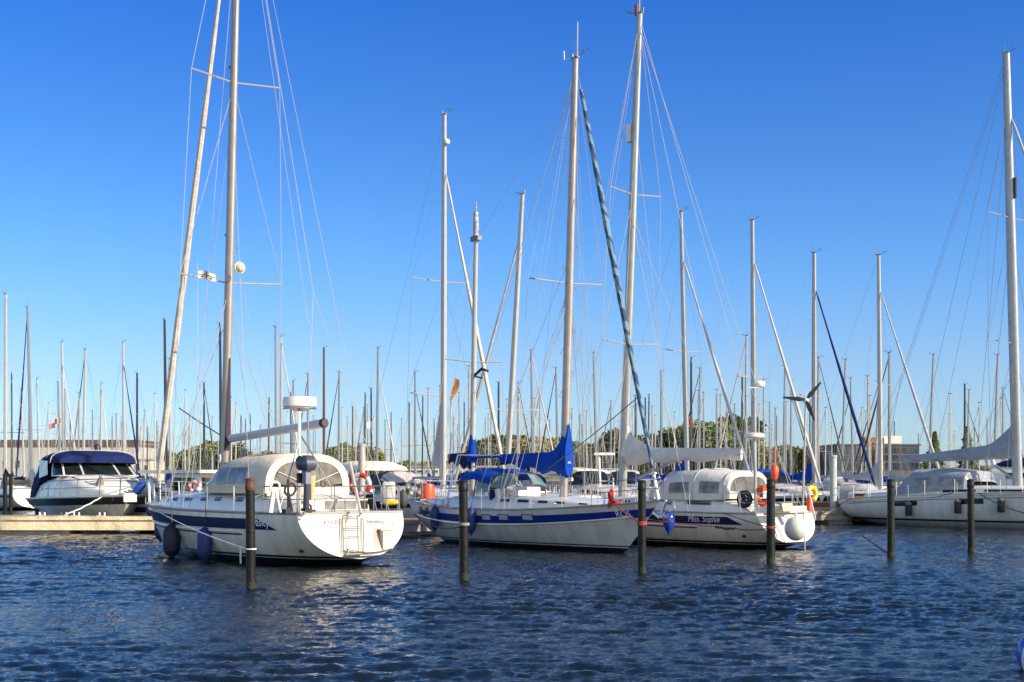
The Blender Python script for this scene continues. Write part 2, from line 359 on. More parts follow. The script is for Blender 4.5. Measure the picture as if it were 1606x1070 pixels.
def sailcover(b, a, c, ha, hc, m, wid=0.16, rise=0.0, n=16, droop=0.14, name='sail_cover'):
    """canvas over a flaked mainsail, from the mast end a to the boom end c; ha/hc heights; rise lifts a peak up the mast"""
    rings = []; N = n
    for i in range(N + 1):
        t = i / N; p = a.lerp(c, t); h = ha + (hc - ha) * t ** .8 + rise * max(0, 1 - t * 4.2) ** 1.3
        w_ = wid * (1.0 - .45 * t) * (.8 + .2 * math.sin(i * 1.9)); lo = droop * (1 - .5 * t) * (1 + .25 * math.sin(i * 1.3)); q = []
        for k in range(10):
            al = 2 * math.pi * k / 10; cz = math.cos(al); sy = math.sin(al)
            q.append(p + Vector((0, w_ * sy * (.55 if cz > .6 else 1), (h if cz > 0 else lo) * cz)))
        rings.append(q)
    return b.part(MB().loft(rings), name, m)
def guard(b, H, x0, x1, n, hgt=0.6, m=STEEL, r=0.013, sides=(1, -1), wires=True, inset=.06):
    for s_ in sides:
        for i in range(n):
            x = x0 + (x1 - x0) * i / max(1, n - 1); p = H.sheerx(x, s_, inset); b.part(MB().tube([p, p + Vector((0, 0, hgt))], r, 5), 'stanchion', m)
        if wires:
            w_ = MB()
            for hh in (hgt * .97, hgt * .5):
                w_.tube([H.sheerx(x0 + (x1 - x0) * i / 12, s_, inset) + Vector((0, 0, hh)) for i in range(13)], 0.005, 4)
            b.part(w_, 'lifelines', WIRE)
def pulpit(b, H, x0, hgt=0.62, m=STEEL, r=0.016, over=0.1):
    mb = MB(); N = 10
    for hh in (hgt, hgt * .55):
        pts = [H.sheerx(x0 + (H.L - .12 - x0) * i / N, 1, .05) + Vector((over * i / N, 0, hh)) for i in range(N + 1)]
        pts += [Vector((p.x, -p.y, p.z)) for p in reversed(pts)]
        mb.tube(pts, r if hh == hgt else r * .8, 6)
    for x in (x0, (x0 + H.L) / 2, H.L - .35):
        for s_ in (1, -1): p = H.sheerx(x, s_, .05); mb.tube([p, p + Vector((.03, 0, hgt))], r, 5)
    return b.part(mb, 'pulpit', m)
def pushpit(b, H, x1, hgt=0.62, m=STEEL, r=0.016, gate=False):
    mb = MB(); x0 = H.xt + .05
    for hh in (hgt, hgt * .52):
        side = [H.sheerx(x1 + (x0 - x1) * i / 6, 1, .06) + Vector((0, 0, hh)) for i in range(7)]
        mb.tube(side + [Vector((p.x, -p.y, p.z)) for p in reversed(side)], r if hh == hgt else r * .8, 6)
    for x in (x0, (x0 + x1) / 2, x1):
        for s_ in (1, -1): p = H.sheerx(x, s_, .06); mb.tube([p, p + Vector((0, 0, hgt))], r, 5)
    for y in (.45, -.45): p = Vector((x0, y, H.z0)); mb.tube([p, p + Vector((0, 0, hgt))], r, 5)
    return b.part(mb, 'pushpit', m)
def fender(loc, label, m=FBLUE, r=.13, l=.75, top=None, kind='cyl', group=None, collar=None, axis=(0, 0, 1)):
    """hanging boat fender: a thing with its lanyard"""
    e = empty('fender', loc, 0, label, 'fender', group)
    if kind == 'cyl': pr = [(0, -l / 2), (r * .18, -l / 2), (r * .25, -l / 2 + .05), (r * .75, -l / 2 + l * .14), (r, -l / 2 + l * .27), (r * 1.03, 0), (r, l / 2 - l * .24), (r * .75, l / 2 - l * .12), (r * .25, l / 2 - .05), (r * .18, l / 2), (0, l / 2)]
    elif kind == 'round': pr = [(0, -l / 2), (r * .9, -l / 2 + .02), (r, -l / 2 + .06), (r, l / 2 - .06), (r * .85, l / 2 - .015), (0, l / 2)]
    elif kind == 'tear': pr = [(0, -l / 2), (.03, -l / 2), (.045, -l / 2 + .07), (r * .55, -l / 2 + l * .22), (r * .9, -l / 2 + l * .42), (r, l * .12), (r * .95, l * .30), (r * .6, l * .44), (r * .2, l / 2), (0, l / 2)]
    else: pr = [(r * math.sin(math.pi * i / 12), -r * math.cos(math.pi * i / 12) * (l / 2 / r)) for i in range(13)] + [(.03, l / 2), (.04, l / 2 + .09), (0, l / 2 + .1)]
    MB().lathe((0, 0, 0), pr, 18, axis).build('fender_body', m, e)
    if collar: MB().lathe((0, 0, 0), [(r * .9, l * .32), (r * 1.02, l * .34), (r * 1.02, l * .44), (r * .8, l * .5), (.03, l * .5 + .06), (0, l * .5 + .07)], 18).build('fender_collar', collar, e)
    if top is not None: MB().tube([(0, 0, l / 2 - .02), (top[0] - loc[0], top[1] - loc[1], top[2] - loc[2])], .009, 4).build('lanyard', ROPEW if m is not FBLUE else ROPEN, e)
    return e
def hood(b, name, secs, m, wins=(), wm=PLAST, p=0.6, aft=True, parent=None, frame=None):
    """canvas hood on hoops with clear windows"""
    o = add_trunk(b, name, secs, m, p=p, ends=aft)
    f = tsurf(secs, p)
    for (s0, s1, t0, t1) in wins: b.part(spatch(f, s0, s1, t0, t1, .012), 'hood_window', wm, o)
    if frame:
        mb = MB()
        for si in frame: mb.tube([f(si, t / 14, .01) for t in range(15)], .014, 5)
        b.part(mb, 'hood_seam', frame_m, o)
    return o
frame_m = OFFW
# ================================================================ SETTING
def water():
    rng = np.random.default_rng(5)
    ys = [-9.0]; 
    while ys[-1] < 2600:
        y = ys[-1]
        if y < 9: st = 0.6
        elif y < 48: st = 0.052 + max(0, y - 16) * 0.0035
        elif y < 120: st = 0.165 + (y - 48) * .02
        else: st = y * .06
        ys.append(y + st)
    ys = np.array(ys)
    tcn = np.linspace(-.34, .34, 640); side = np.concatenate([np.geomspace(.345, 6, 34)])
    ts = np.concatenate([-side[::-1], tcn, side])
    T, Y = np.meshgrid(ts, ys); X = T * (Y + 10)
    Z = np.zeros_like(X)
    fade = np.clip((140 - Y) / 90, 0, 1) * np.clip((.9 - np.abs(T)) / .5, 0, 1) * np.clip((Y - 5) / 6, 0, 1)
    for k in range(150):
        lam = 0.12 * (7.5 ** rng.random()); ang = rng.normal(math.radians(-95), .52)
        k_ = 2 * math.pi / lam; amp = 0.0040 * lam ** 0.92 * (.6 + .8 * rng.random())
        if lam < .45: lf = np.clip((46 - Y) / 20, 0, 1)
        else: lf = 1
        ph = rng.random() * 6.28; wx, wy = k_ * math.cos(ang), k_ * math.sin(ang)
        a = np.sin(wx * X + wy * Y + ph + 1.2 * np.sin(.35 * wx * Y * .3 + .21 * X + ph * 2))
        Z += amp * lf * (a + .38 * np.cos(2 * (wx * X + wy * Y + ph)))
    # slow gust pattern changes the steepness over the basin
    g = .85 + .36 * np.sin(.23 * X + .11 * Y + 1) * np.sin(.17 * Y - .09 * X + .4) + .15 * np.sin(.6 * Y + .2 * X)
    for k in range(16):
        lam = 1.3 * (3 ** rng.random()); ang = rng.normal(math.radians(-80), .5); k_ = 2 * math.pi / lam
        Z += .0012 * lam * np.sin(k_ * math.cos(ang) * X + k_ * math.sin(ang) * Y + rng.random() * 6.28)
    Z *= fade * g
    ny, nx = X.shape; co = np.stack([X, Y, Z], -1).reshape(-1, 3)
    idx = np.arange(ny * nx).reshape(ny, nx); q = np.stack([idx[:-1, :-1], idx[:-1, 1:], idx[1:, 1:], idx[1:, :-1]], -1).reshape(-1, 4)
    me = bpy.data.meshes.new('water'); me.vertices.add(len(co)); me.vertices.foreach_set('co', co.astype(np.float32).ravel())
    me.loops.add(q.size); me.loops.foreach_set('vertex_index', q.ravel().astype(np.int32)); me.polygons.add(len(q))
    me.polygons.foreach_set('loop_start', (np.arange(len(q)) * 4).astype(np.int32)); me.polygons.foreach_set('use_smooth', np.ones(len(q), bool)); me.update(calc_edges=True)
    m = bpy.data.materials.new('harbour water'); m.use_nodes = True; t = m.node_tree; b = t.nodes['Principled BSDF']
    b.inputs['Base Color'].default_value = (0.006, 0.011, 0.014, 1); b.inputs['Roughness'].default_value = 0.03; b.inputs['IOR'].default_value = 1.33
    g = t.nodes.new('ShaderNodeTexCoord'); mp = t.nodes.new('ShaderNodeMapping'); mp.inputs['Scale'].default_value = (0.9, 2.2, 1); mp.inputs['Rotation'].default_value = (0, 0, R(-8))
    n1 = t.nodes.new('ShaderNodeTexNoise'); n1.inputs['Scale'].default_value = 9.0; n1.inputs['Detail'].default_value = 7; n1.inputs['Roughness'].default_value = .55
    bp = t.nodes.new('ShaderNodeBump'); bp.inputs['Strength'].default_value = 0.7; bp.inputs['Distance'].default_value = 0.04
    t.links.new(g.outputs['Object'], mp.inputs[0]); t.links.new(mp.outputs[0], n1.inputs[0]); t.links.new(n1.outputs[0], bp.inputs['Height']); t.links.new(bp.outputs[0], b.inputs['Normal'])
    me.materials.append(m); o = bpy.data.objects.new('water', me); COL.objects.link(o); tag(o, kind='structure')
water()
# far bank
mbk = MB(); xs_ = [-900 + 30 * i for i in range(61)]
GRASSM = mat('bank grass', (0.06, 0.07, 0.025), 0.95, var=.3, vscale=.3)
f_ = lambda a, c: Vector((-900 + 1800 * a, [268, 272, 290, 2200][int(round(c * 3))], [-1, 1.1, 1.6, 2.0][int(round(c * 3))]))
tag(mbk.surf(f_, 0, 1, 40, 0, 1, 3).build('far_bank', GRASSM), kind='structure')

# ---------------------------------------------------------------- pontoons
def pontoon(a, c, wdt, zt, thick, label, m=CONC, name='pontoon', planks=True, floats=True):
    a = Vector((a[0], a[1], 0)); c = Vector((c[0], c[1], 0)); d = (c - a); L = d.length; e = empty(name, a, math.atan2(d.y, d.x), label, 'pontoon')
    n = max(1, int(L / 6))
    for i in range(n):
        x0 = i * L / n + .03; x1 = (i + 1) * L / n - .03
        MB().box(((x0 + x1) / 2, 0, zt - thick / 2 - .05), (x1 - x0, wdt - .06, thick)).build('deck_slab', m, e)
        if floats: MB().box(((x0 + x1) / 2 - .2, 0, -.05), ((x1 - x0) * .30, wdt * .8, (zt - thick) * 2)).build('float_block', CONCG, e)
    mb = MB(); mb.box((L / 2, -wdt / 2 + .03, zt - .04), (L, .14, .14)); mb.box((L / 2, wdt / 2 - .03, zt - .04), (L, .14, .14)); mb.build('edge_beam', TEAK if m is CONCG else m, e)
    if planks:
        mb = MB(); k = int(L / .3)
        for i in range(k): mb.box((.15 + i * L / k, 0, zt + .012), (L / k - .02, wdt - .25, .03))
        mb.build('plank_deck', TEAK, e)
    return e
pontoon((-23.5, 53.6), (-13.9, 53.6), 1.8, .66, .46, 'sand coloured concrete pontoon head in front of the motor cruiser', CONC)
pontoon((-9.6, 47.2), (24, 71.4), 2.2, .60, .35, 'long grey timber edged pontoon behind the front row of boats', CONCG)
def dock_post(px, py_top, d, r, label, m, square=True, name='dock_post'):
    p = P(px, HY, d); zt = HC + (HY - py_top) / F * d
    mb = MB(); mb.tube([(0, 0, -1.0), (0, 0, zt - .12)], r, 16); e = empty(name, (p.x, p.y, 0), 0, label, 'post')
    mb.build('shaft', m, e); MB().lathe((0, 0, zt - .12), [(r * 1.1, 0), (r * 1.12, .08), (r * .9, .12), (0, .13)], 16).build('cap', m, e)
dock_post(567.5, 696, 57, .155, 'tall pale steel dock post between the white bimini boat and the cream enclosure', mat('galvanised post', (0.42, 0.40, 0.35), .55, metal=.2, var=.15), name='dock_post')
dock_post(1307, 714, 64.5, .17, 'pale green steel dock post left of the grey hooded yacht', mat('pale post', (0.40, 0.46, 0.42), .5, var=.1))
# pedestal with lamp and ladder rungs on the pontoon
e = empty('service_pedestal', P(950, HY, 62) * 1, 0, 'white lamp pedestal with rungs on the pontoon right of the blue sail cover', 'pedestal'); e.location.z = .6
MB().tube([(-.22, 0, 0), (-.30, 0, 2.6)], .05, 6).build('post', WHITE, e); MB().tube([(.35, 0, 0), (.35, 0, 1.6)], .03, 6).build('post', WHITE, e)
mb = MB(); [mb.box((.02, 0, .4 + .35 * i), (.7, .04, .05)) for i in range(4)]; mb.build('rungs', WHITE, e)
MB().box((-.05, 0, 2.72), (.95, .25, .12)).build('lamp_head', WHITE, e)
# bollards on the near pontoon
for px, dd, lab in ((66, 53.2, 'white mooring cleat at the left end of the sand coloured pontoon'), (100, 53.0, 'rusty red and white bollard holding the cruiser bow line'), (120, 53.0, 'small pale bollard beside the rusty bollard'), (160, 53.0, 'pale double bollard near the cruiser bow')):
    p = P(px, HY, dd); e = empty('bollard', (p.x, p.y, .665), 0, lab, 'bollard', 'bollards along the pontoon edge')
    MB().box((0, 0, .03), (.4, .24, .06)).build('base_plate', STEEL, e)
    MB().tube([(-.1, 0, 0), (-.1, 0, .18)], .035, 8).build('horn', MAROON if px == 100 else WHITE, e); MB().tube([(.1, 0, 0), (.1, 0, .18)], .035, 8).build('horn', WHITE, e)
# ---------------------------------------------------------------- mooring piles
PL = [(393.5, 925, 752, .178, PILEM, 'nearest black mooring pile with rusty cap crossing the hull of the leftmost yacht'),
      (728, 910, 755, .165, PILEM, 'black mooring pile in front of the stern of the blue striped ketch'),
      (1007, 900, 755, .155, GREENP, 'mooring pile wound with red rope at the ketch bow'),
      (1209, 884, 753, .155, GREENP, 'dark pile in front of the yacht named Miss Sophie'),
      (1397.5, 873, 753, .165, GREENP, 'left one of two free dark piles before the grey hooded yacht'),
      (1523.5, 867, 753, .165, GREENP, 'right one of two free dark piles before the grey hooded yacht')]
PILES = []
for px, yb, yt, r, m, lab in PL:
    p = gnd(px, yb); zt = HC + (HY - yt) / F * p.y; e = empty('mooring_pile', (p.x, p.y, 0), 0, lab, 'pile', 'mooring piles standing in the water'); PILES.append(p); e.rotation_euler = (R(random.uniform(-.5, .5)), R(random.uniform(-.7, .7)), 0)
    r = r * p.y / 26.4 * .5 if False else r * .56
    r = {393.5: .093, 728: .098, 1007: .093, 1209: .11, 1397.5: .105, 1523.5: .10}[px]
    mb = MB(); mb.tube([(0, 0, -1.5), (0, 0, .5), (0, 0, 1.15)], [r * 1.02, r, r], 24); mb.build('lower_tube', m, e)
    mb = MB(); mb.tube([(0, 0, 1.15), (0, 0, zt - .22)], r * .965, 24); mb.lathe((0, 0, 1.13), [(r * .97, 0), (r * 1.04, .01), (r * 1.04, .04), (r * .97, .05)], 24); mb.build('upper_tube', m, e)
    MB().lathe((0, 0, zt - .22), [(r * .97, 0), (r * 1.07, .02), (r * 1.07, .10), (r * .99, .12), (r * .99, .20), (r * 1.05, .205), (r * 1.05, .235), (r * .3, .25), (0, .25)], 24).build('cap', mat('rusty cap', (0.10, 0.045, 0.03), .7, var=.3, vscale=9) if px < 400 else m, e)
    MB().tube([(0, 0, -.3), (0, 0, .16)], r * 1.05, 24).build('algae_band', WEED, e)

# ================================================================ BOAT 1, leftmost front yacht
HW1 = hullmat('hull one', (0.68, 0.65, 0.59), (0.015, 0.02, 0.035), (0.55, 0.55, 0.53), zs=(.20, .222, .275, .30))
def mline(b, px0, py0, px1, py1):
    a = b.px(px0, py0); c = b.px(px1, py1); rk = (c.x - a.x) / (c.z - a.z); return a.x - rk * a.z, rk, c.z
b = B1 = Boat((-3.74, 33.1), (-.665, .747), 'white yacht with navy stripe, cream cockpit enclosure and radar pole, nearest on the left')
H = H1 = Hull(11.25, 10.25, 3.75, 1.34, 1.46, xt=.42, tz=.20, bt=.85, sag=.05, depth=.5, gq=.5, ga=2.3)
hull = b.part(H.mesh(56, 18), 'hull', HW1)
b.part(H.deck(), 'deck', DECKM); b.part(H.rail(.035, 50), 'toe_rail', mat('grey rubbing strake', (.30, .28, .27), .5))
# navy band, full length to a slanted aft end, both sides; white moulding and fine dark line below
for s_ in (1, -1):
    b.part(H.band(1.95, H.L + .1, .15, .42, s_, 40, .008, cutx=.75), 'stripe', NAVY, hull)
    mb = MB(); N = 40
    mb.tube([H.sp(min(2.7 + (H.L - 3.0) * i / N, H.xb(1) - .1), H.zs(.3 + .7 * i / N) - .50, s_, .02) for i in range(N + 1)], .03, 5); b.part(mb, 'rub_strip', WHITE, hull)
    b.part(H.band(2.7, H.L - .25, .545, .58, s_, 40, .006), 'fine_line', NAVY, hull)
# name on the band: read from bow to stern on the port side
def hulltext(b, H, txt, size, px, py, side, m, shear=0, xs=1, off=.014, parent=None, aft=True):
    c = 1 if side > 0 else -1; s = b.px(px, py, c * H.B / 2 * .93); yv = abs(H.sp(s.x, s.z, side, 0).y); s = b.px(px, py, c * yv)
    dirx = -1 if aft else 1
    mb = text_mb(txt, size, lambda tx, ty: H.sp(s.x + dirx * tx, s.z + ty, side, off), shear, xs=xs); return b.part(mb, 'name_lettering', m, parent)
LETT = mat('pale lettering', (0.75, 0.80, 0.88), .5)
hulltext(b, H, 'asicya', .30, 402, 825, 1, LETT, xs=.95, parent=hull)
def trtext(b, H, txt, size, px, py, m, shear=0):
    """lettering on the sloping transom, read from port to starboard"""
    r = Vector(((px - CX) / F, 1, (HY - py) / F)); s = None
    for it in range(6):
        z = s.z if s else 1.0; x = H.xs(z); o = Vector((0, 0, HC)) ; t = ((b.O - o).dot(b.h) + x) / r.dot(b.h); s = b.loc(o + r * t)
    sl = (H.xs(1.2) - H.xs(.4)) / .8
    mb = text_mb(txt, size, lambda tx, ty: Vector((H.xs(s.z + ty) - .012, s.y - tx, s.z + ty)), shear); return b.part(mb, 'lettering', m, hull)
GREYL = mat('grey lettering', (0.16, 0.14, 0.16), .5)
trtext(b, H, 'K.Y.C.D.', .125, 508, 822, BLACK, .1); trtext(b, H, 'Hamburg', .14, 575, 821, BLACK, .35)
def tr(y, z, off=.0): return Vector((H1.xs(z) - off, y, z))
def lt(y, z, off=0.0): return Vector((H1.xs(z) - off, y + .08 + (1.25 - z) * .22, z))
# boarding ladder, steps recess, exhaust
mb = MB()
for yy in (.17, -.27): mb.tube([lt(yy, 1.28, .03), lt(yy, 1.26, .10), lt(yy, .50, .10), lt(yy * .8 - .02, .36, .09)], .018, 6)
for yy in (.28, -.38): mb.tube([lt(yy, 1.20, .03), lt(yy, 1.18, .06), lt(yy, .40, .06), lt(yy * .6, .30, .06)], .016, 6)
for zz in (1.24, 1.0, .95, .76): mb.tube([lt(.17, zz, .10), lt(-.27, zz, .10)], .013, 5)
mb.tube([lt(.2, .33, .08), lt(-.3, .33, .08)], .03, 6)
b.part(mb, 'boarding_ladder', mat('shadowed ladder steel', (.26, .235, .20), .45, metal=.1))  # steel coloured darker, as if shadowed, to stand out on the bright transom
RECM = mat('recess shade tint', (.30, .25, .19), .5)  # recess is drawn flat; its shade is put into this dark colour
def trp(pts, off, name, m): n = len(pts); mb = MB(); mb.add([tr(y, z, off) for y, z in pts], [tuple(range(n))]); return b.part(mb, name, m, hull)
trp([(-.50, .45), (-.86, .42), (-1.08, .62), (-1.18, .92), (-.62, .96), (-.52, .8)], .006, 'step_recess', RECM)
mb = MB(); mb.box(tr(-.86, .64, .05), (.16, .30, .46)); mb.box(tr(-.90, .90, .06), (.2, .42, .035)); b.part(mb, 'transom_step', mat('step gelcoat', (.56, .51, .43), .4))
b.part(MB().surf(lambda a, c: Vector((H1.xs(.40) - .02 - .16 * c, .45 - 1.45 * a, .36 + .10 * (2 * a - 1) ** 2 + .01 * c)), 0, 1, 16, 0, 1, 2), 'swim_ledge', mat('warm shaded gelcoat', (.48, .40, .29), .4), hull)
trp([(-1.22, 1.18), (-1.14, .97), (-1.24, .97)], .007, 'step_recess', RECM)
trp([(.75, .985), (.50, .985), (.50, 1.0), (.75, 1.0)], .007, 'vent_slot', BLACK)
sx = b.px(496, 856, 1.2); sp = H.sp(.72, .42, 1, .0); b.part(MB().ball(sp, .10, 12, (1, .5, .55)), 'exhaust_outlet', BLACK)
# coachroof
zd = 1.32
secs = [(10.0, .25, zd, zd + .12), (9.3, .72, zd, zd + .30), (8.0, .98, zd, zd + .44), (6.0, 1.22, zd, zd + .50), (4.6, 1.3, zd, zd + .52), (4.2, 1.3, zd, zd + .52)]
add_trunk(b, 'coachroof', secs, WHITE, p=.38); f = tsurf(secs, .38)
for s0, s1 in ((1.45, 1.75), (1.95, 2.2), (2.45, 2.75), (3.1, 3.4), (3.7, 3.95)):
    for t0, t1 in ((.055, .125), (.875, .945)): b.part(spatch(f, s0, s1, t0, t1, .012, 4), 'window', BLUEG)
b.part(spatch(f, .7, 1.2, .38, .62, .03, 4), 'hatch', GLASS)
# cockpit coaming and aft cabin with the curved stern window
zc = 1.34
secs = [(4.3, 1.32, zd, zd + .50), (3.0, 1.38, zd, zd + .54), (1.9, 1.30, zc, zc + .46), (1.35, 1.18, zc, zc + .40), (1.1, 1.05, zc, zc + .30)]
add_trunk(b, 'cockpit_coaming', secs, WHITE, p=.36); f2 = tsurf(secs, .36)
for t0, t1 in ((.05, .12), (.88, .95)): b.part(spatch(f2, .4, .7, t0, t1, .012, 4), 'window', BLUEG)
def aftw(y0, y1, z0, z1, mm, nm): mb = MB(); mb.surf(lambda a, c: Vector((1.1 - .02 + .14 * (c), y0 + (y1 - y0) * a, z0 + (z1 - z0) * c)), 0, 1, 4, 0, 1, 3); return b.part(mb, nm, mm)
mb = MB(); mb.box((1.07, 0, zc + .16), (.07, 1.9, .34)); b.part(mb, 'aft_window_frame', WHITE)
mb = MB(); mb.box((1.03, -.12, zc + .18), (.02, .95, .22)); b.part(mb, 'aft_window', PLASTL); mb = MB(); mb.box((1.03, -.80, zc + .18), (.02, .28, .22)); b.part(mb, 'aft_window', GLASS)
# cockpit enclosure: aft end at the arch, front windscreen sloping down to the coachroof
A0 = 2.35; top = 2.86
secs = [(A0, 1.30, 1.82, top - .08), (A0 + .12, 1.30, 1.80, top - .02), (A0 + .7, 1.32, 1.80, top), (A0 + 1.9, 1.30, 1.80, top - .03), (A0 + 2.7, 1.24, 1.80, top - .12), (A0 + 3.6, 1.05, 1.80, 2.15), (A0 + 4.0, .98, 1.80, 1.90)]
enc = add_trunk(b, 'cockpit_enclosure', secs, BEIGE, p=.55, ends=False, n=24); fe = tsurf(secs, .55)
b.part(spatch(fe, 2.25, 3.0, .025, .15, .014, 8), 'enclosure_window', PLASTL, enc); b.part(spatch(fe, 3.15, 3.9, .025, .17, .014, 8), 'enclosure_window', PLASTL, enc); b.part(spatch(fe, 3.05, 3.9, .84, .975, .014, 8), 'enclosure_window', PLASTL, enc)
b.part(spatch(fe, 4.1, 4.9, .05, .34, .014, 8), 'enclosure_window', BLUEG, enc); b.part(spatch(fe, 4.1, 4.9, .38, .62, .014, 8), 'enclosure_window', BLUEG, enc); b.part(spatch(fe, 4.1, 4.9, .66, .95, .014, 8), 'enclosure_window', BLUEG, enc)
b.part(spatch(fe, 2.2, 2.9, .36, .64, .012, 6), 'roof_seam_panel', OFFW, enc)
def arch(t, k, x): t2 = math.pi * t; c, q = math.cos(t2), math.sin(t2); hw, zb, zt = secs[0][1], secs[0][2], secs[0][3]; cz = zb + .12; y = hw * math.copysign(abs(c) ** .55, c) * (1 - .1 * abs(q)); z = zb + (zt - zb) * abs(q) ** .55; return Vector((x, y * k, cz + (z - cz) * k))
mb = MB(); mb.surf(lambda a, c: arch(c, 1 - .17 * a, A0 - .005 * a), 0, 1, 2, 0, 1, 24); b.part(mb, 'aft_hoop_panel', BEIGE, enc)
mb = MB(); mb.surf(lambda a, c: arch(.03 + .94 * c, .83 * (1 - a), A0 + .01), 0, .98, 3, 0, 1, 24); b.part(mb, 'enclosure_window', PLAST, enc)
mb = MB(); mb.box((A0 + .0, 0, 1.86), (.03, 2.5, .22)); b.part(mb, 'aft_lower_curtain', BEIGE, enc)
mb = MB(); mb.tube([arch(.16, .80, A0 - .02), arch(.5, .1, A0 - .02), arch(.84, .80, A0 - .02)], .012, 5); mb.tube([(A0 - .02, 0, 2.0), (A0 - .02, 0, 2.7)], .012, 5); b.part(mb, 'zip_seam', BEIGE, enc)
# mast and rig
xm, rk, _ = mline(b, 353, 690, 369.5, 5)
rig(b, H, xm, rk, 1.8, 20.4, r=.108, mast=mat('weathered aluminium mast', (0.33, 0.29, 0.265), .4, metal=.35, var=.05), spread=((.318, .92), (.62, .80)), furl=SAIL, furlr=.088, wr=.010, bowx=H.L - .35, split=True, n=14)
gz = b.px(352, 687).z
mb = MB(); mb.tube([mastpt(xm - .15, rk, 3.0), mastpt(xm - .17, rk, 5.6)], [.11, .015], 6, flat=.5); b.part(mb, 'furled_mainsail', mat('dark leech', (.035, .022, .05), .8))
ba, bc = b.px(362, 688), b.px(506, 664); boom(b, ba, bc, .115, mat('grey boom', (0.55, 0.54, 0.52), .45, metal=.15)); b.part(MB().lathe(bc, [(0, -.02), (.12, 0), (.12, .1), (.1, .12), (0, .12)], 10, (bc - ba)), 'boom_end', BLACK)
b.part(MB().tube([b.px(367, 742), b.px(387, 703)], .06, 8), 'vang', ALU)
mb = MB(); 

for k in range(7): q = mastpt(xm + random.uniform(-.15, .15), rk, 1.9 + k * .14); b.part(MB().torus(q + Vector((0, random.choice((-.16, .16)), 0)), .12, .022, (.3, 1, .1), 12, 5), 'halyard_coil', ROPEW)
mb = MB().tube([mastpt(xm, rk, 1.4), mastpt(xm, rk, 3.2)], .05, 6)
b.part(MB().lathe(mastpt(xm - .25, rk, 2.05), [(.0, -.1), (.09, -.1), (.07, 0), (.1, .1), (0, .1)], 10, (0, 1, 0)), 'winch', BLACK); mb = MB(); mb.lathe(mastpt(xm - .2, rk, 2.55), [(.0, -.1), (.09, -.1), (.07, 0), (.1, .1), (0, .1)], 10, (0, 1, 0)); b.part(mb, 'winch', BLACK)
q = b.px(376, 420); mb = MB(); mb.ball(q, .14, 12, (1, 1, 1)); mb.torus(q, .15, .02, (1, 0, 0)); b.part(mb, 'radar_reflector', mat('cream plastic', (.62, .55, .36), .4))
for zz in (13.8, 9.1): b.part(MB().tube([mastpt(xm, rk, zz), mastpt(xm + .22, rk, zz)], .05, 6), 'steaming_light', BLACK)
extra_lines(b, H, xm, rk, 20.4, [(.99, 1.6, -1), (.62, 2.4, 1), (.45, 6.0, -1), (.9, 5.4, 1), (.33, 5.0, -1), (.33, 8.6, 1), (.62, 9.2, 0)], r=.008); b.part(MB().tube([mastpt(xm, rk, 20), bc], .007, 4), 'topping_lift', WIRE)
guard(b, H, 1.8, 9.6, 7, .66); pulpit(b, H, 9.4, .66); pushpit(b, H, 1.8, .66, mat('dark steel', (.22, .21, .20), .3, metal=.7))
mb = MB(); q = b.px(276, 756); mb.tube([H.sheerx(10.3, 1, .3), H.sheerx(10.9, 1, .1) + Vector((.1, 0, .75))], .045, 6); b.part(mb, 'bow_roller_frame', STEEL)
# radar pole with its dome
rb = b.pd(470, 806, 32.6); rt = b.pd(470, 648, 32.6); b.part(MB().tube([rb, rt], .045, 10), 'radar_pole', STEEL)
mb = MB(); mb.lathe(b.pd(470, 644, 32.6), [(0, -.03), (.12, -.02), (.36, .06), (.415, .10), (.415, .26), (.39, .32), (.30, .335), (0, .34)], 28); b.part(mb, 'radar_dome', WHITE)
mb = MB(); mb.torus(b.pd(470, 644, 32.6) + Vector((0, 0, .04)), .40, .02, n=16, a0=.5, a1=3.2); mb.tube([rt, rt + Vector((0, 0, .1))], .09, 8); b.part(mb, 'dome_bracket', STEEL)
mb = MB(); mb.tube([b.pd(470, 690, 32.6), b.pd(436, 805, 32.1)], .018, 5); mb.tube([b.pd(471, 682, 32.6), b.pd(520, 762, 33.8), b.pd(520, 802, 33.8)], .022, 5); b.part(mb, 'pole_strut', STEEL)
# deck gear aft: davit leg, liferaft frames, cleats
mb = MB(); mb.tube([b.pd(549, 726, 34.2), b.pd(566, 806, 33.0)], .04, 8); b.part(mb, 'gangway_spar', WMAST); mb = MB(); mb.ball(b.pd(553, 766, 34), .09, 8); b.part(mb, 'spar_fitting', MAROON)
mb = MB(); mb.torus(b.pd(431, 764, 31.8), .13, .028, (1, 0, .2), 14, 6); mb.tube([b.pd(429, 770, 31.8), b.pd(424, 804, 31.8)], .06, 6); mb.tube([b.pd(433, 770, 31.8), b.pd(440, 804, 31.8)], .03, 6); b.part(mb, 'rope_coil', ROPEW)
mb = MB(); mb.torus(b.pd(455, 768, 32), .15, .028, (1, 0, .2), 14, 6); mb.tube([b.pd(452, 772, 32), b.pd(458, 803, 32)], .035, 6); mb.tube([b.pd(452, 752, 32), b.pd(452, 801, 32)], .03, 6); mb.box(b.pd(447, 802, 32), (.3, .16, .1)); b.part(mb, 'rope_coil', ROPEK)
mb = MB(); mb.torus(b.pd(483, 797, 32.3), .09, .03, (1, 0, .2), 12, 6, .3, 5); b.part(mb, 'rope_coil', DKBROWN)
mb = MB(); mb.torus(b.pd(507, 759, 33.4), .07, .03, (1, 0, 0), 10, 6); b.part(mb, 'rope_coil', DKBROWN)
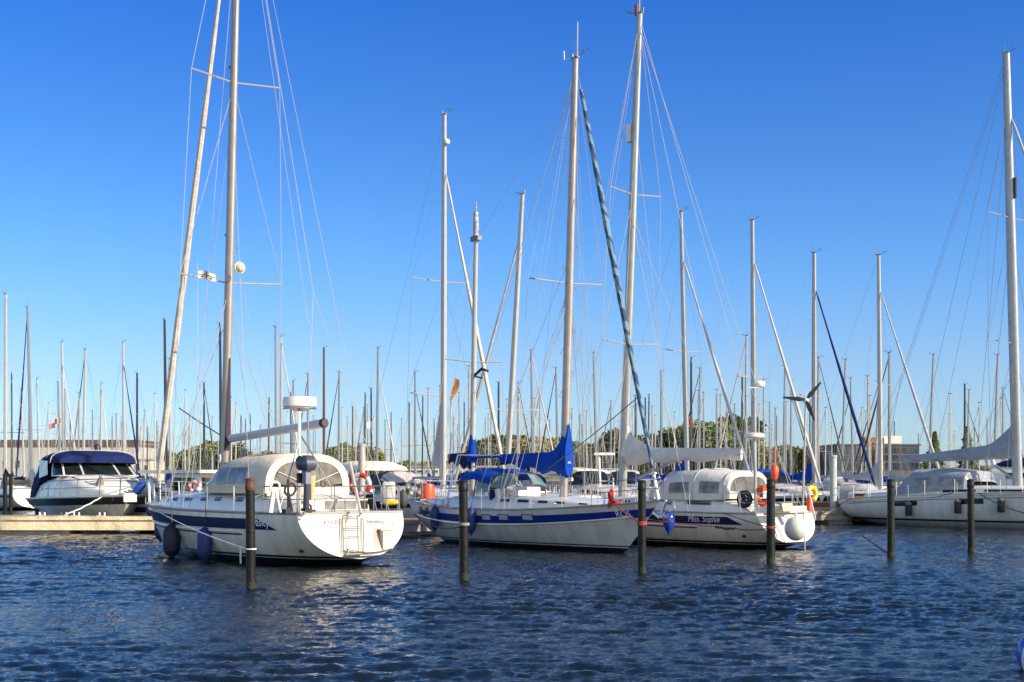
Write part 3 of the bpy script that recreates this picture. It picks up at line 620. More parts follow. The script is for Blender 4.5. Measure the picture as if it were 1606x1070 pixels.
# outboard engine clamped to the pushpit
p = P(481, 728, 32.2); e = empty('outboard_engine', p, math.atan2(b.h.y, b.h.x), 'small grey outboard engine clamped to the stern rail below the radar dome', 'outboard'); e.scale = (1.25, 1.35, 1.12)
mb = MB(); mb.loft([[Vector((a * .17 * k + (0 if z < .1 else .02), c * .13 * k, z)) for a, c in ((-1, -.7), (-.6, -1), (.8, -1), (1.2, -.5), (1.2, .5), (.8, 1), (-.6, 1), (-1, .7))] for z, k in ((-.14, .75), (-.1, 1.0), (.02, 1.12), (.10, 1.05), (.17, .80), (.19, .4))]); mb.build('cowling', mat('slate cowling', (.05, .055, .09), .35, var=.1), e)
MB().box((.0, 0, -.28), (.13, .11, .30)).build('leg_housing', mat('grey housing', (.16, .17, .22), .4), e); MB().tube([(0, 0, -.42), (.02, 0, -.95)], .05, 8, flat=1.4, up=(1, 0, 0)).build('drive_leg', mat('slate cowling', (.05, .055, .09), .35), e)
MB().box((.05, 0, -.98), (.22, .05, .07)).build('gearcase', BLACK, e); MB().box((.16, 0, -.30), (.06, .2, .22)).build('clamp_bracket', BLACK, e)
mb = MB(); mb.lathe((-.12, 0, -1.0), [(0, -.02), (.05, -.02), (.05, .02), (0, .03)], 8, (1, 0, 0)); mb.box((-.12, .06, -1.0), (.02, .1, .05)); mb.box((-.12, -.06, -1.0), (.02, .1, .05)); mb.build('propeller', BLACK, e)
p = P(489, 764, 32.5); o = MB().tube([p + Vector((0, 0, .28)), p + Vector((0, 0, -.32))], [.09, .05], 8).build('engine_pad', WOODY); o.name = 'wooden_paddle'; tag(o, 'pale wooden board beside the outboard engine on the stern rail', 'board')
# fenders of boat 1
def hangfender(b, H, px, py, side, dx, lab, **k):
    q = b.px(px, py, side * (H.B / 2)); yy = H.sp(q.x, max(.5, q.z), side, 0).y; q = b.px(px, py, yy + side * (k['r'] + .01)); topp = b.wld(H.sheerx(q.x, side, 0) + Vector((0, 0, .5 if k.pop('rail', True) else .02)))
    return fender(b.wld(q), lab, top=topp, **k)
fender(P(252, 828, 40.9), 'dark blue fender hanging at the bow, leftmost of the three', FBLUE, .19, .86, top=P(254, 765, 41.2), group='blue fenders of the leftmost yacht')
hangfender(b, H, 269.5, 848, 1, 0, 'black pointed fender, lowest of three at the bow of the leftmost yacht', m=mat('black fender cloth', (.012, .014, .03), .65, var=.2), r=.235, l=1.0, group='blue fenders of the leftmost yacht')
hangfender(b, H, 321, 853, 1, 0, 'blue fender between the bow fenders and the nearest black pile', m=FBLUE, r=.19, l=.95, group='blue fenders of the leftmost yacht', kind='cyl')
# courtesy flag with a black cross
p0 = P(310, 425, 36.3); e = empty('flag', p0, 0, 'small white flag with a dark cross below the left spreader', 'flag')
fl = lambda a, c, o=0.0: Vector((.02 + .46 * a, .04 * math.sin(a * 7) + o, -.06 * a - .20 * c + .03 * math.sin(a * 5)))
MB().surf(lambda a, c: fl(a, c), 0, 1, 14, 0, 1, 6).build('cloth', OFFW, e)
for nm, a0, a1, c0, c1 in (('cross', .45, .51, 0, 1), ('cross', .0, 1, .45, .53)):
    MB().surf(lambda a, c: fl(a0 + (a1 - a0) * a, c0 + (c1 - c0) * c, -.006), 0, 1, 12, 0, 1, 2).build(nm, mat('flag dark red', (.12, .02, .03), .8), e)
for (u0, v0) in ((.14, .66), (.70, .66)): MB().surf(lambda a, c: fl(u0 + .12 * a, v0 + .2 * c, -.006), 0, 1, 4, 0, 1, 2).build('emblem', BLACK, e)
MB().tube([(0, 0, .25), (0, 0, -4.5)], .004, 4).build('halyard', WIRE, e)
# ================================================================ BOAT 2, blue striped ketch
HW2 = hullmat('hull two', (0.63, 0.61, 0.58), (0.012, 0.03, 0.16), (0.60, 0.60, 0.60), zs=(.15, .18, .22, .26))
b = B2 = Boat((-2.45, 48.3), (.532, -.847), 'white ketch with broad royal blue hull band, two masts and blue sail covers', 'sailboat', 'ketch')
H = H2 = Hull(12.45, 10.75, 3.7, 1.44, 1.56, xt=-.75, tz=.25, bt=.58, sag=.30, depth=.5, ps=2.6, bowp=2.0, low=1.35)
hull = b.part(H.mesh(56, 16), 'hull', HW2); b.part(H.deck(), 'deck', DECKM); b.part(H.rail(.03, 50), 'toe_rail', mat('grey rubbing strake', (.3, .28, .27), .5))
for s_ in (1, -1):
    b.part(H.band(1.0, H.L - .05, .19, .42, s_, 44, .008, cutx=-.3, cutb=-.1), 'stripe', BLUE, hull)
    mb = MB(); mb.tube([H.sp(-.35 + (H.L - 0.6) * i / 40, H.zs(i / 40) - .47, s_, .02) for i in range(41)], .03, 5); b.part(mb, 'rub_strip', WHITE, hull)
# portlights in the band, two aft cabin windows at the stern
def portlight(b, H, px, py, side, wv, hv, m, fm, hull):
    s = b.px(px, py, side * H.B / 2); yy = H.sp(s.x, s.z, side, 0).y; s = b.px(px, py, yy)
    mb = MB(); mb.surf(lambda a, c: H.sp(s.x + wv * (a - .5) * 1.25, s.z + hv * (c - .5) * 1.3, side, .016), 0, 1, 3, 0, 1, 2); o = b.part(mb, 'portlight', fm, hull)
    mb = MB(); mb.surf(lambda a, c: H.sp(s.x + wv * (a - .5), s.z + hv * (c - .5), side, .024), 0, 1, 3, 0, 1, 2); b.part(mb, 'pane', m, o)
PANE = mat('grey portlight pane', (.42, .44, .44), .2)
for px in (764, 793, 839): portlight(b, H, px, 811.5, -1, .40, .15, PANE, BLUE, hull)
for px in (657, 669): portlight(b, H, px, 800 + (px - 657) * .1, -1, .25, .25, GLASS, WHITE, hull)
hulltext(b, H, 'ROS', .25, 986, 810, -1, LETT, parent=hull, aft=False)
zd = 1.22
secs = [(10.2, .3, zd + .1, zd + .22), (9.2, .85, zd + .05, zd + .34), (7.5, 1.1, zd, zd + .42), (5.2, 1.2, zd, zd + .46), (4.9, 1.2, zd, zd + .46)]
add_trunk(b, 'coachroof', secs, WHITE, p=.36); f = tsurf(secs, .36)
for s0, s1 in ((.5, .75), (1.15, 1.4), (1.6, 1.85), (2.1, 2.35), (2.55, 2.8)):
    for t0, t1 in ((.05, .12), (.88, .95)): b.part(spatch(f, s0, s1, t0, t1, .012, 4), 'window', GLASS)
secs = [(4.9, 1.22, zd, zd + .42), (2.6, 1.25, zd, zd + .40), (2.5, 1.2, zd, zd + .2)]
add_trunk(b, 'cockpit_coaming', secs, WHITE, p=.3)
secs = [(1.7, 1.1, zd, zd + .30), (.9, .95, zd + .05, zd + .36), (-.1, .7, zd + .1, zd + .28)]; add_trunk(b, 'aft_cabin', secs, WHITE, p=.35)
# sprayhood: dark blue side, bright blue crown on three hoops, side windows
hx = b.px(790, 745).x; secs = [(hx - .9, 1.15, 1.62, 2.46), (hx, 1.18, 1.6, 2.52), (hx + .9, 1.12, 1.6, 2.38), (hx + 1.5, .95, 1.6, 1.95)]
o = add_trunk(b, 'sprayhood', [(x, w_, zt - .36, zt) for x, w_, zb, zt in secs[:3]], BCLOTH, p=.6, ends=False, n=20); f = tsurf(secs, .6)
for s0, s1, t0, t1 in ((2.05, 2.9, .08, .45), (2.05, 2.9, .55, .92), (1.15, 1.9, .02, .16), (1.15, 1.9, .84, .98)): b.part(spatch(f, s0, s1, t0, t1, .0, 6), 'hood_window', mat('green tinted window', (.16, .24, .24), .1, var=.3), o)
for s_, wd in ((0, .03), (1, .02), (2, .02)): mb = MB(); mb.tube([f(s_, t / 16, -.02) for t in range(17)], wd, 6); b.part(mb, 'hoop', DKBROWN if s_ else BLACK, o)
# masts
xm, rk, zt = mline(b, 886, 690, 902.5, 92)
rig(b, H, xm, rk, zd + .4, zt, r=.115, mast=mat('pinkish aluminium mast', (.36, .31, .285), .4, metal=.3), spread=((.49, .88),), furl=None, wr=.008, split=False, back=False, bowx=H.L + .02, n=14, fore=False)
xz, rz_, ztz = mline(b, 741, 690, 746.5, 372)
fp = b.px(1026, 748, 0); ft = b.px(907, 118, 0); N = 40
mb = MB(); mb.tube([fp, ft], .01, 4); b.part(mb, 'forestay', WIRE)
FURL2 = mat('blue white furled sail', (0.22, 0.32, 0.42), .75, var=.3, vscale=1, bump=.5, bscale=6)
t_ = FURL2.node_tree; wv = t_.nodes.new('ShaderNodeTexWave'); wv.wave_type = 'BANDS'; wv.bands_direction = 'DIAGONAL'; wv.inputs['Scale'].default_value = 1.3; wv.inputs['Distortion'].default_value = 9; wv.inputs['Detail'].default_value = 5; wv.inputs['Detail Scale'].default_value = 1.2
rp_ = t_.nodes.new('ShaderNodeValToRGB'); rp_.color_ramp.elements[0].position = .35; rp_.color_ramp.elements[0].color = (.02, .05, .12, 1); rp_.color_ramp.elements[1].position = .6; rp_.color_ramp.elements[1].color = (.12, .21, .28, 1)
tc_ = t_.nodes.new('ShaderNodeTexCoord'); t_.links.new(tc_.outputs['Object'], wv.inputs[0]); t_.links.new(wv.outputs[0], rp_.inputs[0]); t_.links.new(rp_.outputs[0], t_.nodes['Principled BSDF'].inputs['Base Color'])
rr = [.03 + .060 * math.sin(math.pi * min(1, .12 + .83 * (1 - i / N))) ** .8 * (1 + .12 * math.sin(i * 2.3)) for i in range(N + 1)]
b.part(MB().tube([fp.lerp(ft, .02 + .94 * i / N) for i in range(N + 1)], rr, 9), 'furled_headsail', FURL2)
b.part(MB().lathe(fp, [(0, -.1), (.12, -.09), (.12, -.07), (.05, -.05), (.05, .05), (.12, .07), (.12, .09), (0, .1)], 12, (ft - fp)), 'furling_drum', STEEL)
b.part(MB().tube([fp, H.sheer(1, 1) + Vector((-.05, 0, 0))], .05, 6), 'tack_fitting', WHITE)
extra_lines(b, H, xm, rk, zt, [(.97, 3.0, 1), (.97, 3.2, -1), (.6, 5.2, 1), (.6, 5.0, -1), (.97, 8.8, 0), (.75, 10.2, 0), (.97, -.3, 0), (.5, 6.4, -1), (.5, 9.2, 1)], r=.008)
# mast steps on the main mast
mb = MB(); 
for k in range(18):
    z = 3.4 + k * .66; s_ = 1 if k % 2 else -1; q = mastpt(xm, rk, z); b.part(MB().tube([q + Vector((0, s_ * .08, 0)), q + Vector((0, s_ * .28, 0)), q + Vector((0, s_ * .1, .26))], .012, 4), 'mast_step', STEEL)
q = mastpt(xm, rk, zt); b.part(MB().tube([q + Vector((.1, 0, 0)), q + Vector((.12, 0, 1.1))], .02, 5), 'whip_antenna', WMAST)
b.part(MB().tube([q, q + Vector((-.6, 0, .12)), q + Vector((-.62, 0, .4))], .016, 5), 'wind_vane', WHITE)
# inner shrouds of the ketch
mb = MB()
for s_ in (1, -1):
    for fr in (.49, .98):
        for dx in (-1.0, -.4): mb.tube([H.sheerx(xm + dx, s_, .06), mastpt(xm, rk, 1.6 + (zt - 1.6) * fr)], .007, 4)
mb.tube([mastpt(xz, rz_, ztz * .98), mastpt(xm, rk, zt * .97)], .006, 4)
mb.tube([b.px(1048, 795, 0) * 1, mastpt(xm, rk, zt * .5)], .004, 4)
b.part(mb, 'stays', WIRE)
# mizzen
rig2 = b.part(MB().tube([mastpt(xz, rz_, z) for z in (zd, 5, ztz)], [.095, .09, .07], 12, flat=1.3, up=(1, 0, 0)), 'mizzen_mast', WMAST)
mb = MB(); c = mastpt(xz, rz_, b.px(742, 568).z); mb.tube([c + Vector((0, 1.15, .05)), c, c + Vector((0, -1.15, .05))], .025, 6); b.part(mb, 'spreader', ALU)
mb = MB()
for s_ in (1, -1): mb.tube([H.sheerx(xz - .3, s_, .1), c + Vector((0, s_ * 1.15, .05)), mastpt(xz, rz_, ztz * .97)], .006, 4); mb.tube([H.sheerx(xz + .5, s_, .1), c], .006, 4)
mb.tube([(H.xt + .1, 0, 1.4), mastpt(xz, rz_, ztz * .97)], .006, 4); b.part(mb, 'shrouds', WIRE)
q = mastpt(xz, rz_, ztz); mb = MB(); mb.lathe(q + Vector((0, 0, .0)), [(0, 0), (.12, .02), (.12, .06), (.09, .08), (.10, .3), (.10, .6), (.09, .85), (.03, .9), (.02, 1.2), (0, 1.22)], 12); b.part(mb, 'radar_reflector', mat('tube reflector', (.35, .36, .38), .4, var=.3, vscale=9))
b.part(MB().box(q + Vector((0, 0, -.05)), (.5, .16, .16)), 'masthead_bracket', WIRED)
q = mastpt(xz, rz_, b.px(745, 590).z); mb = MB(); mb.tube([q, q + Vector((.55, 0, .22)), q + Vector((.95, 0, .12))], .05, 6); mb.tube([q, q + Vector((.6, 0, -.1))], .03, 5); b.part(mb, 'deck_light', BLACK)
# booms and blue covers
a1, c1 = b.px(893, 727), b.px(786, 717); boom(b, a1, c1, .07); sailcover(b, a1, c1, .42, .10, BCLOTH, .20, rise=.85, droop=.42)
b.part(MB().tube([mastpt(xm, rk, a1.z + .2), mastpt(xm, rk, b.px(888, 684).z)], [.20, .13], 12), 'mast_boot', BCLOTH)
a2, c2 = b.px(737, 716), b.px(706, 716); mb = MB(); mb.box((a1 + Vector((0, 0, 0))) * 0 + (b.px(765, 717)), (2.2, .32, .06)); b.part(mb, 'boom_gallows', BCLOTH)
a2, c2 = b.px(742, 720), b.px(704, 716); boom(b, a2, c2, .055); sailcover(b, a2, c2, .25, .10, NCLOTH, .17, rise=.95, droop=.40)
b.part(MB().tube([mastpt(xz, rz_, a2.z - .1), mastpt(xz, rz_, b.px(741, 682).z)], [.20, .10], 12), 'mast_boot', BCLOTH)
mb = MB(); p_ = b.px(718, 714, -1.0); mb.tube([H.sheerx(b.px(727, 800, -1).x, -1, .1), p_, p_ + Vector((0, 2, 0)), H.sheerx(b.px(727, 800, -1).x, 1, .1)], .03, 6); b.part(mb, 'stern_arch', STEEL)
guard(b, H, 2.0, 10.6, 8, .66); pulpit(b, H, 10.4, .68); pushpit(b, H, 1.2, .66)
mb = MB(); mb.box(b.px(805, 774, -.2), (1.9, .8, .22)); mb.box(b.px(828, 771, 0), (.7, .5, .3)); b.part(mb, 'deck_box', WHITE)
mb = MB(); mb.lathe(b.px(773, 775, -1.1), [(0, -.2), (.1, -.2), (.11, .2), (0, .2)], 10, (.2, 0, 1)); b.part(mb, 'winch_bag', NCLOTH)
mb = MB(); mb.lathe(b.px(781, 777, -1.15), [(0, -.22), (.09, -.2), (.09, .2), (0, .22)], 10, (-.2, 0, 1)); b.part(mb, 'rolled_cover', OFFW)
q = b.px(672, 762, -.3); mb = MB(); mb.box((q.x, q.y, 1.78), (.12, .5, .5)); b.part(mb, 'stern_seat', mat('black panel', (.02, .02, .02), .5)) if False else None
p = b.wld(b.px(671, 772, -.5)); e = empty('gas_bottle_cover', p, 0, 'bright red orange canvas box on the stern rail of the ketch', 'box')
mb = MB(); mb.lathe((0, 0, -.24), [(0, 0), (.26, 0), (.27, .08), (.25, .42), (.22, .52), (.1, .56), (0, .56)], 12); mb.build('cover', ORANGE, e); MB().box((0, 0, -.27), (.5, .5, .04)).build('tray', WHITE, e)
hangfender(b, H, 682, 813, -1, 0, 'royal blue fender left of the second black pile, slanting at the ketch stern', m=FBLUE, r=.15, l=.9, group='blue fenders of the ketch')
hangfender(b, H, 739, 817, -1, 0, 'royal blue fender half hidden by the second black pile', m=FBLUE, r=.15, l=.95, group='blue fenders of the ketch')
mb = MB(); q = b.px(960, 783, 0)
e = empty('life_jacket_bundle', b.wld(b.px(959, 780, -.6)), 0, 'bundle of red rope and canvas on the ketch foredeck rail', 'rope bundle'); e.scale = (.7, .7, .7)
mb = MB(); [mb.torus((random.uniform(-.1, .1), random.uniform(-.08, .08), .16 - .1 * k), .16, .055, (1, random.uniform(-.4, .4), random.uniform(-.3, .3)), 12, 6) for k in range(5)]; mb.build('rope_coils', REDCL, e); MB().ball((.25, 0, -.25), .16, 8, (1.4, 1, .8)).build('canvas_lump', REDCL, e)
mb = MB(); mb.lathe(b.px(978, 756, 0), [(0, -.3), (.05, -.28), (.03, .28), (0, .3)], 6)
# anchor at the bow
mb = MB(); q = H.sheer(1, 1); q.y = 0; mb.tube([q + Vector((-.5, 0, .05)), q + Vector((.28, 0, .0))], .035, 6); mb.tube([q + Vector((.28, 0, 0)), q + Vector((.08, 0, -.35))], .04, 6); mb.box(q + Vector((.02, 0, -.4)), (.3, .34, .05), tilt=.5); b.part(mb, 'anchor', STEEL)
mb = MB(); mb.torus(b.px(1052, 797, 0), .30, .018, (.3, 1, 0), 18, 6, 0, math.pi * 1.05) ; b.part(mb, 'bow_roller_hoop', STEEL)

# ================================================================ BOAT 3, white yacht with grey boom cover
HW3 = hullmat('hull three', (0.64, 0.61, 0.55), (0.012, 0.015, 0.02), (0.50, 0.48, 0.44))
b = B3 = Boat((8.75, 41.2), (-.66, .752), 'white yacht named Miss Sophie with grey sprayhood and a grey covered boom', 'sailboat')
H = H3 = Hull(11.3, 10.4, 3.5, 1.12, 1.34, xt=.45, tz=.17, bt=.80, sag=.06, depth=.5, ga=2.3)
hull = b.part(H.mesh(50, 16), 'hull', HW3); b.part(H.deck(), 'deck', DECKM); b.part(H.rail(.03, 50), 'toe_rail', mat('grey rubbing strake', (.3, .28, .27), .5))
for s_ in (1, -1):
    b.part(H.band(1.45, H.L - .1, .12, .36, s_, 40, .008, cutx=.55), 'stripe', NAVY, hull)
    mb = MB(); mb.tube([H.sp(2.6 + (H.L - 3.0) * i / 40, H.zs(.25 + .72 * i / 40) - .44, s_, .018) for i in range(41)], .025, 5); b.part(mb, 'rub_strip', WHITE, hull)
    b.part(H.band(2.6, H.L - .3, .47, .50, s_, 40, .006), 'fine_line', NAVY, hull)
hulltext(b, H, 'Miss. Sophie', .27, 1079, 818, 1, WHITE, shear=.25, xs=.9, parent=hull)
b.part(MB().ball(H.sp(1.0, .42, 1, 0), .085, 10, (1, .5, .6)), 'exhaust_outlet', BLACK)
zd = 1.1
secs = [(9.6, .25, zd + .1, zd + .2), (8.8, .65, zd + .08, zd + .36), (7.4, .95, zd + .05, zd + .46), (5.5, 1.12, zd, zd + .50), (4.6, 1.15, zd, zd + .50)]
add_trunk(b, 'coachroof', secs, WHITE, p=.36); f = tsurf(secs, .36)
for s0, s1 in ((1.2, 1.5), (1.8, 2.1), (2.4, 2.7)):
    for t0, t1 in ((.05, .12), (.88, .95)): b.part(spatch(f, s0, s1, t0, t1, .012, 4), 'window', GLASS)
secs = [(4.6, 1.22, zd, zd + .52), (2.4, 1.22, zd, zd + .48), (1.4, 1.08, zd, zd + .30), (1.1, .95, zd, zd + .12)]
add_trunk(b, 'cockpit_coaming', secs, WHITE, p=.34); f = tsurf(secs, .34)
o = b.part(spatch(f, .52, 1.0, .045, .135, .012, 5), 'window_frame', GREYL); b.part(spatch(f, .56, .96, .055, .120, .02, 5), 'window', BLACK)
b.part(spatch(f, .12, .25, .03, .10, .012, 3), 'window', GREYL)
x0 = b.px(1180, 780).x + .15; secs = [(x0, 1.08, 1.55, 2.34), (x0 + .12, 1.12, 1.52, 2.42), (x0 + 1.3, 1.2, 1.5, 2.5), (x0 + 2.6, 1.18, 1.5, 2.42), (x0 + 3.5, .98, 1.5, 1.75)]
o = add_trunk(b, 'cockpit_hood', secs, OFFW, p=.46, ends=True, n=20); f = tsurf(secs, .46)
for s0, s1, t0, t1 in ((1.15, 1.8, .012, .11), (2.15, 2.8, .012, .10), (1.15, 1.8, .89, .988), (2.15, 2.8, .90, .988), (3.1, 3.9, .12, .36), (3.1, 3.9, .4, .6), (3.1, 3.9, .64, .88)): b.part(spatch(f, s0, s1, t0, t1, .012, 6), 'hood_window', PLASTL if s0 > 2 else PLASTL, o)
def arch3(t, k): p = f(0, t); cz = 1.72; return Vector((x0 - .015, p.y * k, cz + (p.z - cz) * k))
mb = MB(); mb.surf(lambda a, c: arch3(.03 + .94 * c, .86 * (1 - a)), 0, .97, 3, 0, 1, 20); b.part(mb, 'hood_window', PLAST, o)
for si in (1, 2, 3): mb = MB(); mb.tube([f(si, t / 16, .012) for t in range(17)], .018, 5); b.part(mb, 'seam', GCLOTH, o)
xm, rk, zt = mline(b, 979, 690, 1003, 22)
rig(b, H, xm, rk, zd + .4, zt, r=.125, mast=mat('bright aluminium mast', (.36, .35, .33), .35, metal=.35), spread=((.32, .95), (.63, .82)), furl=None, wr=.010, split=True, n=14)
q = b.px(990, 209, 0); b.part(MB().box(q + Vector((.05, 0, 0)), (.22, .2, .62)), 'radar_reflector', WHITE)
q = mastpt(xm, rk, zt); mb = MB(); mb.lathe(q + Vector((.15, 0, 0)), [(0, 0), (.07, 0), (.07, .35), (0, .4)], 8); b.part(mb, 'tricolour_light', MAROON); b.part(MB().tube([q, q + Vector((0, 0, 1.2))], .015, 5), 'whip_antenna', WIRE)
a1, c1 = b.px(984, 716), b.px(1163, 714); boom(b, a1, c1, .08); sailcover(b, a1, c1, .33, .22, mat('grey lilac canvas', (.56, .52, .49), .8, var=.06, bump=.5, bscale=3), .2, rise=.55, droop=.28)
b.part(MB().tube([mastpt(xm - .1, rk, a1.z), mastpt(xm - .12, rk, b.px(982, 668).z)], [.2, .06], 10), 'mainsail_head', OFFW)
b.part(MB().tube([b.px(995, 752), b.px(1048, 728)], .05, 8), 'vang', ALU); 
guard(b, H, 1.6, 9.6, 7, .62); pulpit(b, H, 9.5, .62); pushpit(b, H, 1.6, .62)
# radar and wind generator poles aft
r0, r1 = b.px(1186, 806, .9), b.px(1183, 690, .9); extra_lines(b, H, xm, rk, zt, [(.98, 1.0, 1), (.98, 1.0, -1), (.98, 10.2, 0), (.62, 3.0, 1), (.62, 3.0, -1), (.8, 6.2, 1), (.8, 6.4, -1), (.33, 9.6, 0), (.62, 10.6, 0)], r=.010); b.part(MB().tube([r0, r1], .05, 10), 'radar_pole', ALU)
mb = MB(); mb.lathe(r1, [(0, -.02), (.10, 0), (.28, .05), (.31, .09), (.30, .18), (.2, .22), (0, .23)], 20); b.part(mb, 'radar_dome', WHITE)
g0, g1 = b.px(1259, 800, -.9), b.px(1264, 628, -.9); b.part(MB().tube([g0, g1], .035, 8), 'wind_generator_pole', ALU)
e = empty('wind_generator', b.wld(g1), R(78), 'black three bladed wind generator on a tall pole at the stern of Miss Sophie', 'wind turbine')
MB().lathe((-.25, 0, 0), [(0, 0), (.05, .02), (.10, .12), (.11, .3), (.06, .5), (0, .52)], 12, (1, 0, 0)).build('nacelle', WHITE, e)
fwd = Vector((-1, 0, 0))
for ang in (50, 173, 292):
    aa = R(ang); d = Vector((0, -math.cos(aa), math.sin(aa))); nrm = Vector((0, math.sin(aa), math.cos(aa)))
    mb = MB(); c = Vector((-.28, 0, 0)); rings = []
    for t, wd in ((0, .035), (.1, .05), (.25, .075), (.6, .05), (.95, .025), (1, .008)): q = c + d * (.06 + .66 * t); rings.append([q + nrm * wd + fwd * .012, q + nrm * wd * .2 + fwd * .02, q - nrm * wd, q - nrm * wd * .2 - fwd * .01])
    mb.loft(rings); mb.build('blade', BLACK, e)
MB().lathe((-.30, 0, 0), [(.07, .05), (.06, 0), (.0, -.06)], 10, (1, 0, 0)).build('hub', WHITE, e)
MB().box((.45, 0, .16), (.25, .015, .42)).build('tail_fin', WHITE, e)
# things on the stern
def ring_thing(name, p, rr, tube, axis, m1, m2, label, cat='lifebuoy', full=2 * math.pi):
    e = empty(name, p, 0, label, cat)
    for k in range(8): MB().torus((0, 0, 0), rr, tube, axis, 5, 8, k * full / 8, (k + 1) * full / 8).build('band' if k % 2 else 'foam_section', m2 if k % 2 else m1, e)
    return e
p = b.wld(b.px(1169, 783, .95)); e = empty('spotted_cover', p, math.atan2(b.h.y, b.h.x), 'black cover with white dots standing beside the hood of Miss Sophie', 'cover')
MB().lathe((0, .05, 0), [(0, -.1), (.25, -.1), (.275, -.05), (.275, .03), (.25, .07), (0, .07)], 20, (0, 1, 0)).build('cover_body', mat('black cover cloth', (.012, .012, .015), .7), e)
mb = MB()
for k in range(11): a_ = k * 2.4; rr = .06 + .16 * ((k * 7) % 11) / 11; mb.box((rr * math.cos(a_), .13, rr * math.sin(a_)), (.035, .01, .035))
mb.build('dots', WHITE, e)
e = empty('horseshoe_lifebuoy', b.wld(b.px(1197, 778, .8)), math.atan2(b.h.y, b.h.x), 'orange horseshoe lifebuoy on the stern rail left of the fourth pile', 'lifebuoy')
MB().torus((0, 0, 0), .24, .095, (0, 1, 0), 20, 8, R(-60), R(240)).build('horseshoe', ORANGE, e); MB().box((0, .09, .05), (.12, .05, .2)).build('light', GREYL, e)
e = empty('danbuoy', b.wld(b.px(1215, 741, .5)), 0, 'bright orange float on a pole at the stern of Miss Sophie', 'buoy'); e.scale = (.7, .7, .75)
MB().lathe((0, 0, -.36), [(0, 0), (.06, .02), (.14, .16), (.17, .34), (.17, .52), (.1, .66), (.04, .70), (0, .71)], 14).build('float', ORANGE, e); MB().tube([(0, 0, -1.3), (0, 0, 1.0)], .02, 5).build('pole', RED, e)
mb = MB(); 
mb.box(b.px(1226, 799, .0), (.5, 2.0, .2)); b.part(mb, 'cockpit_locker', WHITE)
for k in range(4): o = MB().box(b.px(1222, 797, .9 - k * .55) + Vector((-.28, 0, .02)), (.08, .5, .24), tilt=.25).build('cushion', mat('pale yellow cushions', (.66, .56, .30), .7, var=.1), b.e)
# dinghy davits, rudder blade and big white fenders
mb = MB(); q0 = b.pd(1260, 795, 40.6); q1 = b.pd(1263, 872, 40.6); mb.tube([q0, q1], .022, 6); b.part(mb, 'vane_shaft', STEEL)
mb = MB(); mb.box(b.pd(1264.5, 878, 40.6) * 1, (.30, .05, .17)); b.part(mb, 'vane_paddle', mat('dark vane', (.02, .02, .04), .5))
mb = MB(); mb.tube([b.pd(1267, 763, 40.6), b.pd(1279, 813, 40.2), b.pd(1272, 812, 40.3)], .022, 6); mb.tube([b.pd(1262, 763, 41.2), b.pd(1268, 800, 41.2)], .02, 6); b.part(mb, 'vane_frame', STEEL)
fender(P(1248, 829, 40.1), 'large white ball fender at the stern of Miss Sophie', FWHITE, .34, .74, top=P(1237, 803, 40.4), kind='ball')
e = empty('horseshoe_lifebuoy', P(1273, 775, 40.9), math.atan2(b.h.y, b.h.x), 'yellow and orange horseshoe lifebuoy right of the stern frame of Miss Sophie', 'lifebuoy')
MB().torus((0, 0, 0), .2, .075, (1, 0, 0), 14, 8, R(-20), R(200)).build('horseshoe', YELLOW, e); MB().box((0, .1, -.3), (.12, .16, .4)).build('bag', ORANGE, e)
fender(P(1049, 821, 41.6), 'glossy blue teardrop fender between the ketch bow and Miss Sophie', FBLUE2, .19, .74, top=P(1052, 800, 41.6), kind='tear')

# ================================================================ BOAT 4, big white yacht on the right
HW4 = hullmat('hull four', (0.66, 0.65, 0.63), (0.010, 0.014, 0.02), (0.45, 0.47, 0.48), under=(.40, .41, .42), zs=(.22, .26, .34, .38))
b = B4 = Boat((17.3, 64.9), (.66, -.752), 'long white yacht with grey sprayhood and grey boom cover at the right edge', 'sailboat')
H = H4 = Hull(13.4, 12.6, 4.1, 1.18, 1.62, xt=-.55, tz=.1, bt=.88, sag=-.12, depth=.4, ps=2.2, ga=3.0)
hull = b.part(H.mesh(50, 16), 'hull', HW4); b.part(H.deck(), 'deck', WHITE); b.part(H.rail(.02, 50), 'toe_rail', ALU)
for s_ in (1, -1):
    b.part(H.band(0, H.L - .3, .20, .235, s_, 40, .006), 'fine_line', mat('steel blue line', (.10, .14, .20), .4), hull)
    for x0, x1 in ((2.6, 3.9), (6.0, 7.1)): b.part(H.band(x0, x1, .24, .46, s_, 6, .014), 'hull_window', GLASS, hull)
    mb = MB(); mb.tube([H.sp(.2 + (H.L - .8) * i / 30, H.zs(i / 30) - .10, s_, .01) for i in range(31)], .014, 5); b.part(mb, 'rub_strip', ALU, hull)
zd = 1.38
secs = [(12.0, .4, zd + .1, zd + .2), (10.6, .95, zd, zd + .38), (8.8, 1.25, zd, zd + .48), (5.6, 1.45, zd - .1, zd + .50), (3.0, 1.5, zd - .2, zd + .36)]
add_trunk(b, 'coachroof', secs, WHITE, p=.30); f = tsurf(secs, .30)
for s0, s1 in ((2.05, 2.62), (2.75, 3.3), (1.4, 1.8)):
    for t0, t1 in ((.032, .085), (.915, .968)): b.part(spatch(f, s0, s1, t0, t1, .012, 5), 'window', GLASS)
secs = [(3.2, 1.5, zd - .2, zd + .3), (.6, 1.4, zd - .3, zd + .1)]; add_trunk(b, 'cockpit_coaming', secs, WHITE, p=.28)
x0 = b.px(1408, 770, -1).x; x1 = b.px(1512, 770, -1).x
secs = [(x0, 1.5, 1.62, 2.2), (x0 + .7, 1.52, 1.62, 2.66), (x0 + 1.9, 1.52, 1.65, 2.68), (x0 + 3.2, 1.4, 1.7, 2.48), (x1, 1.2, 1.8, 2.0)]
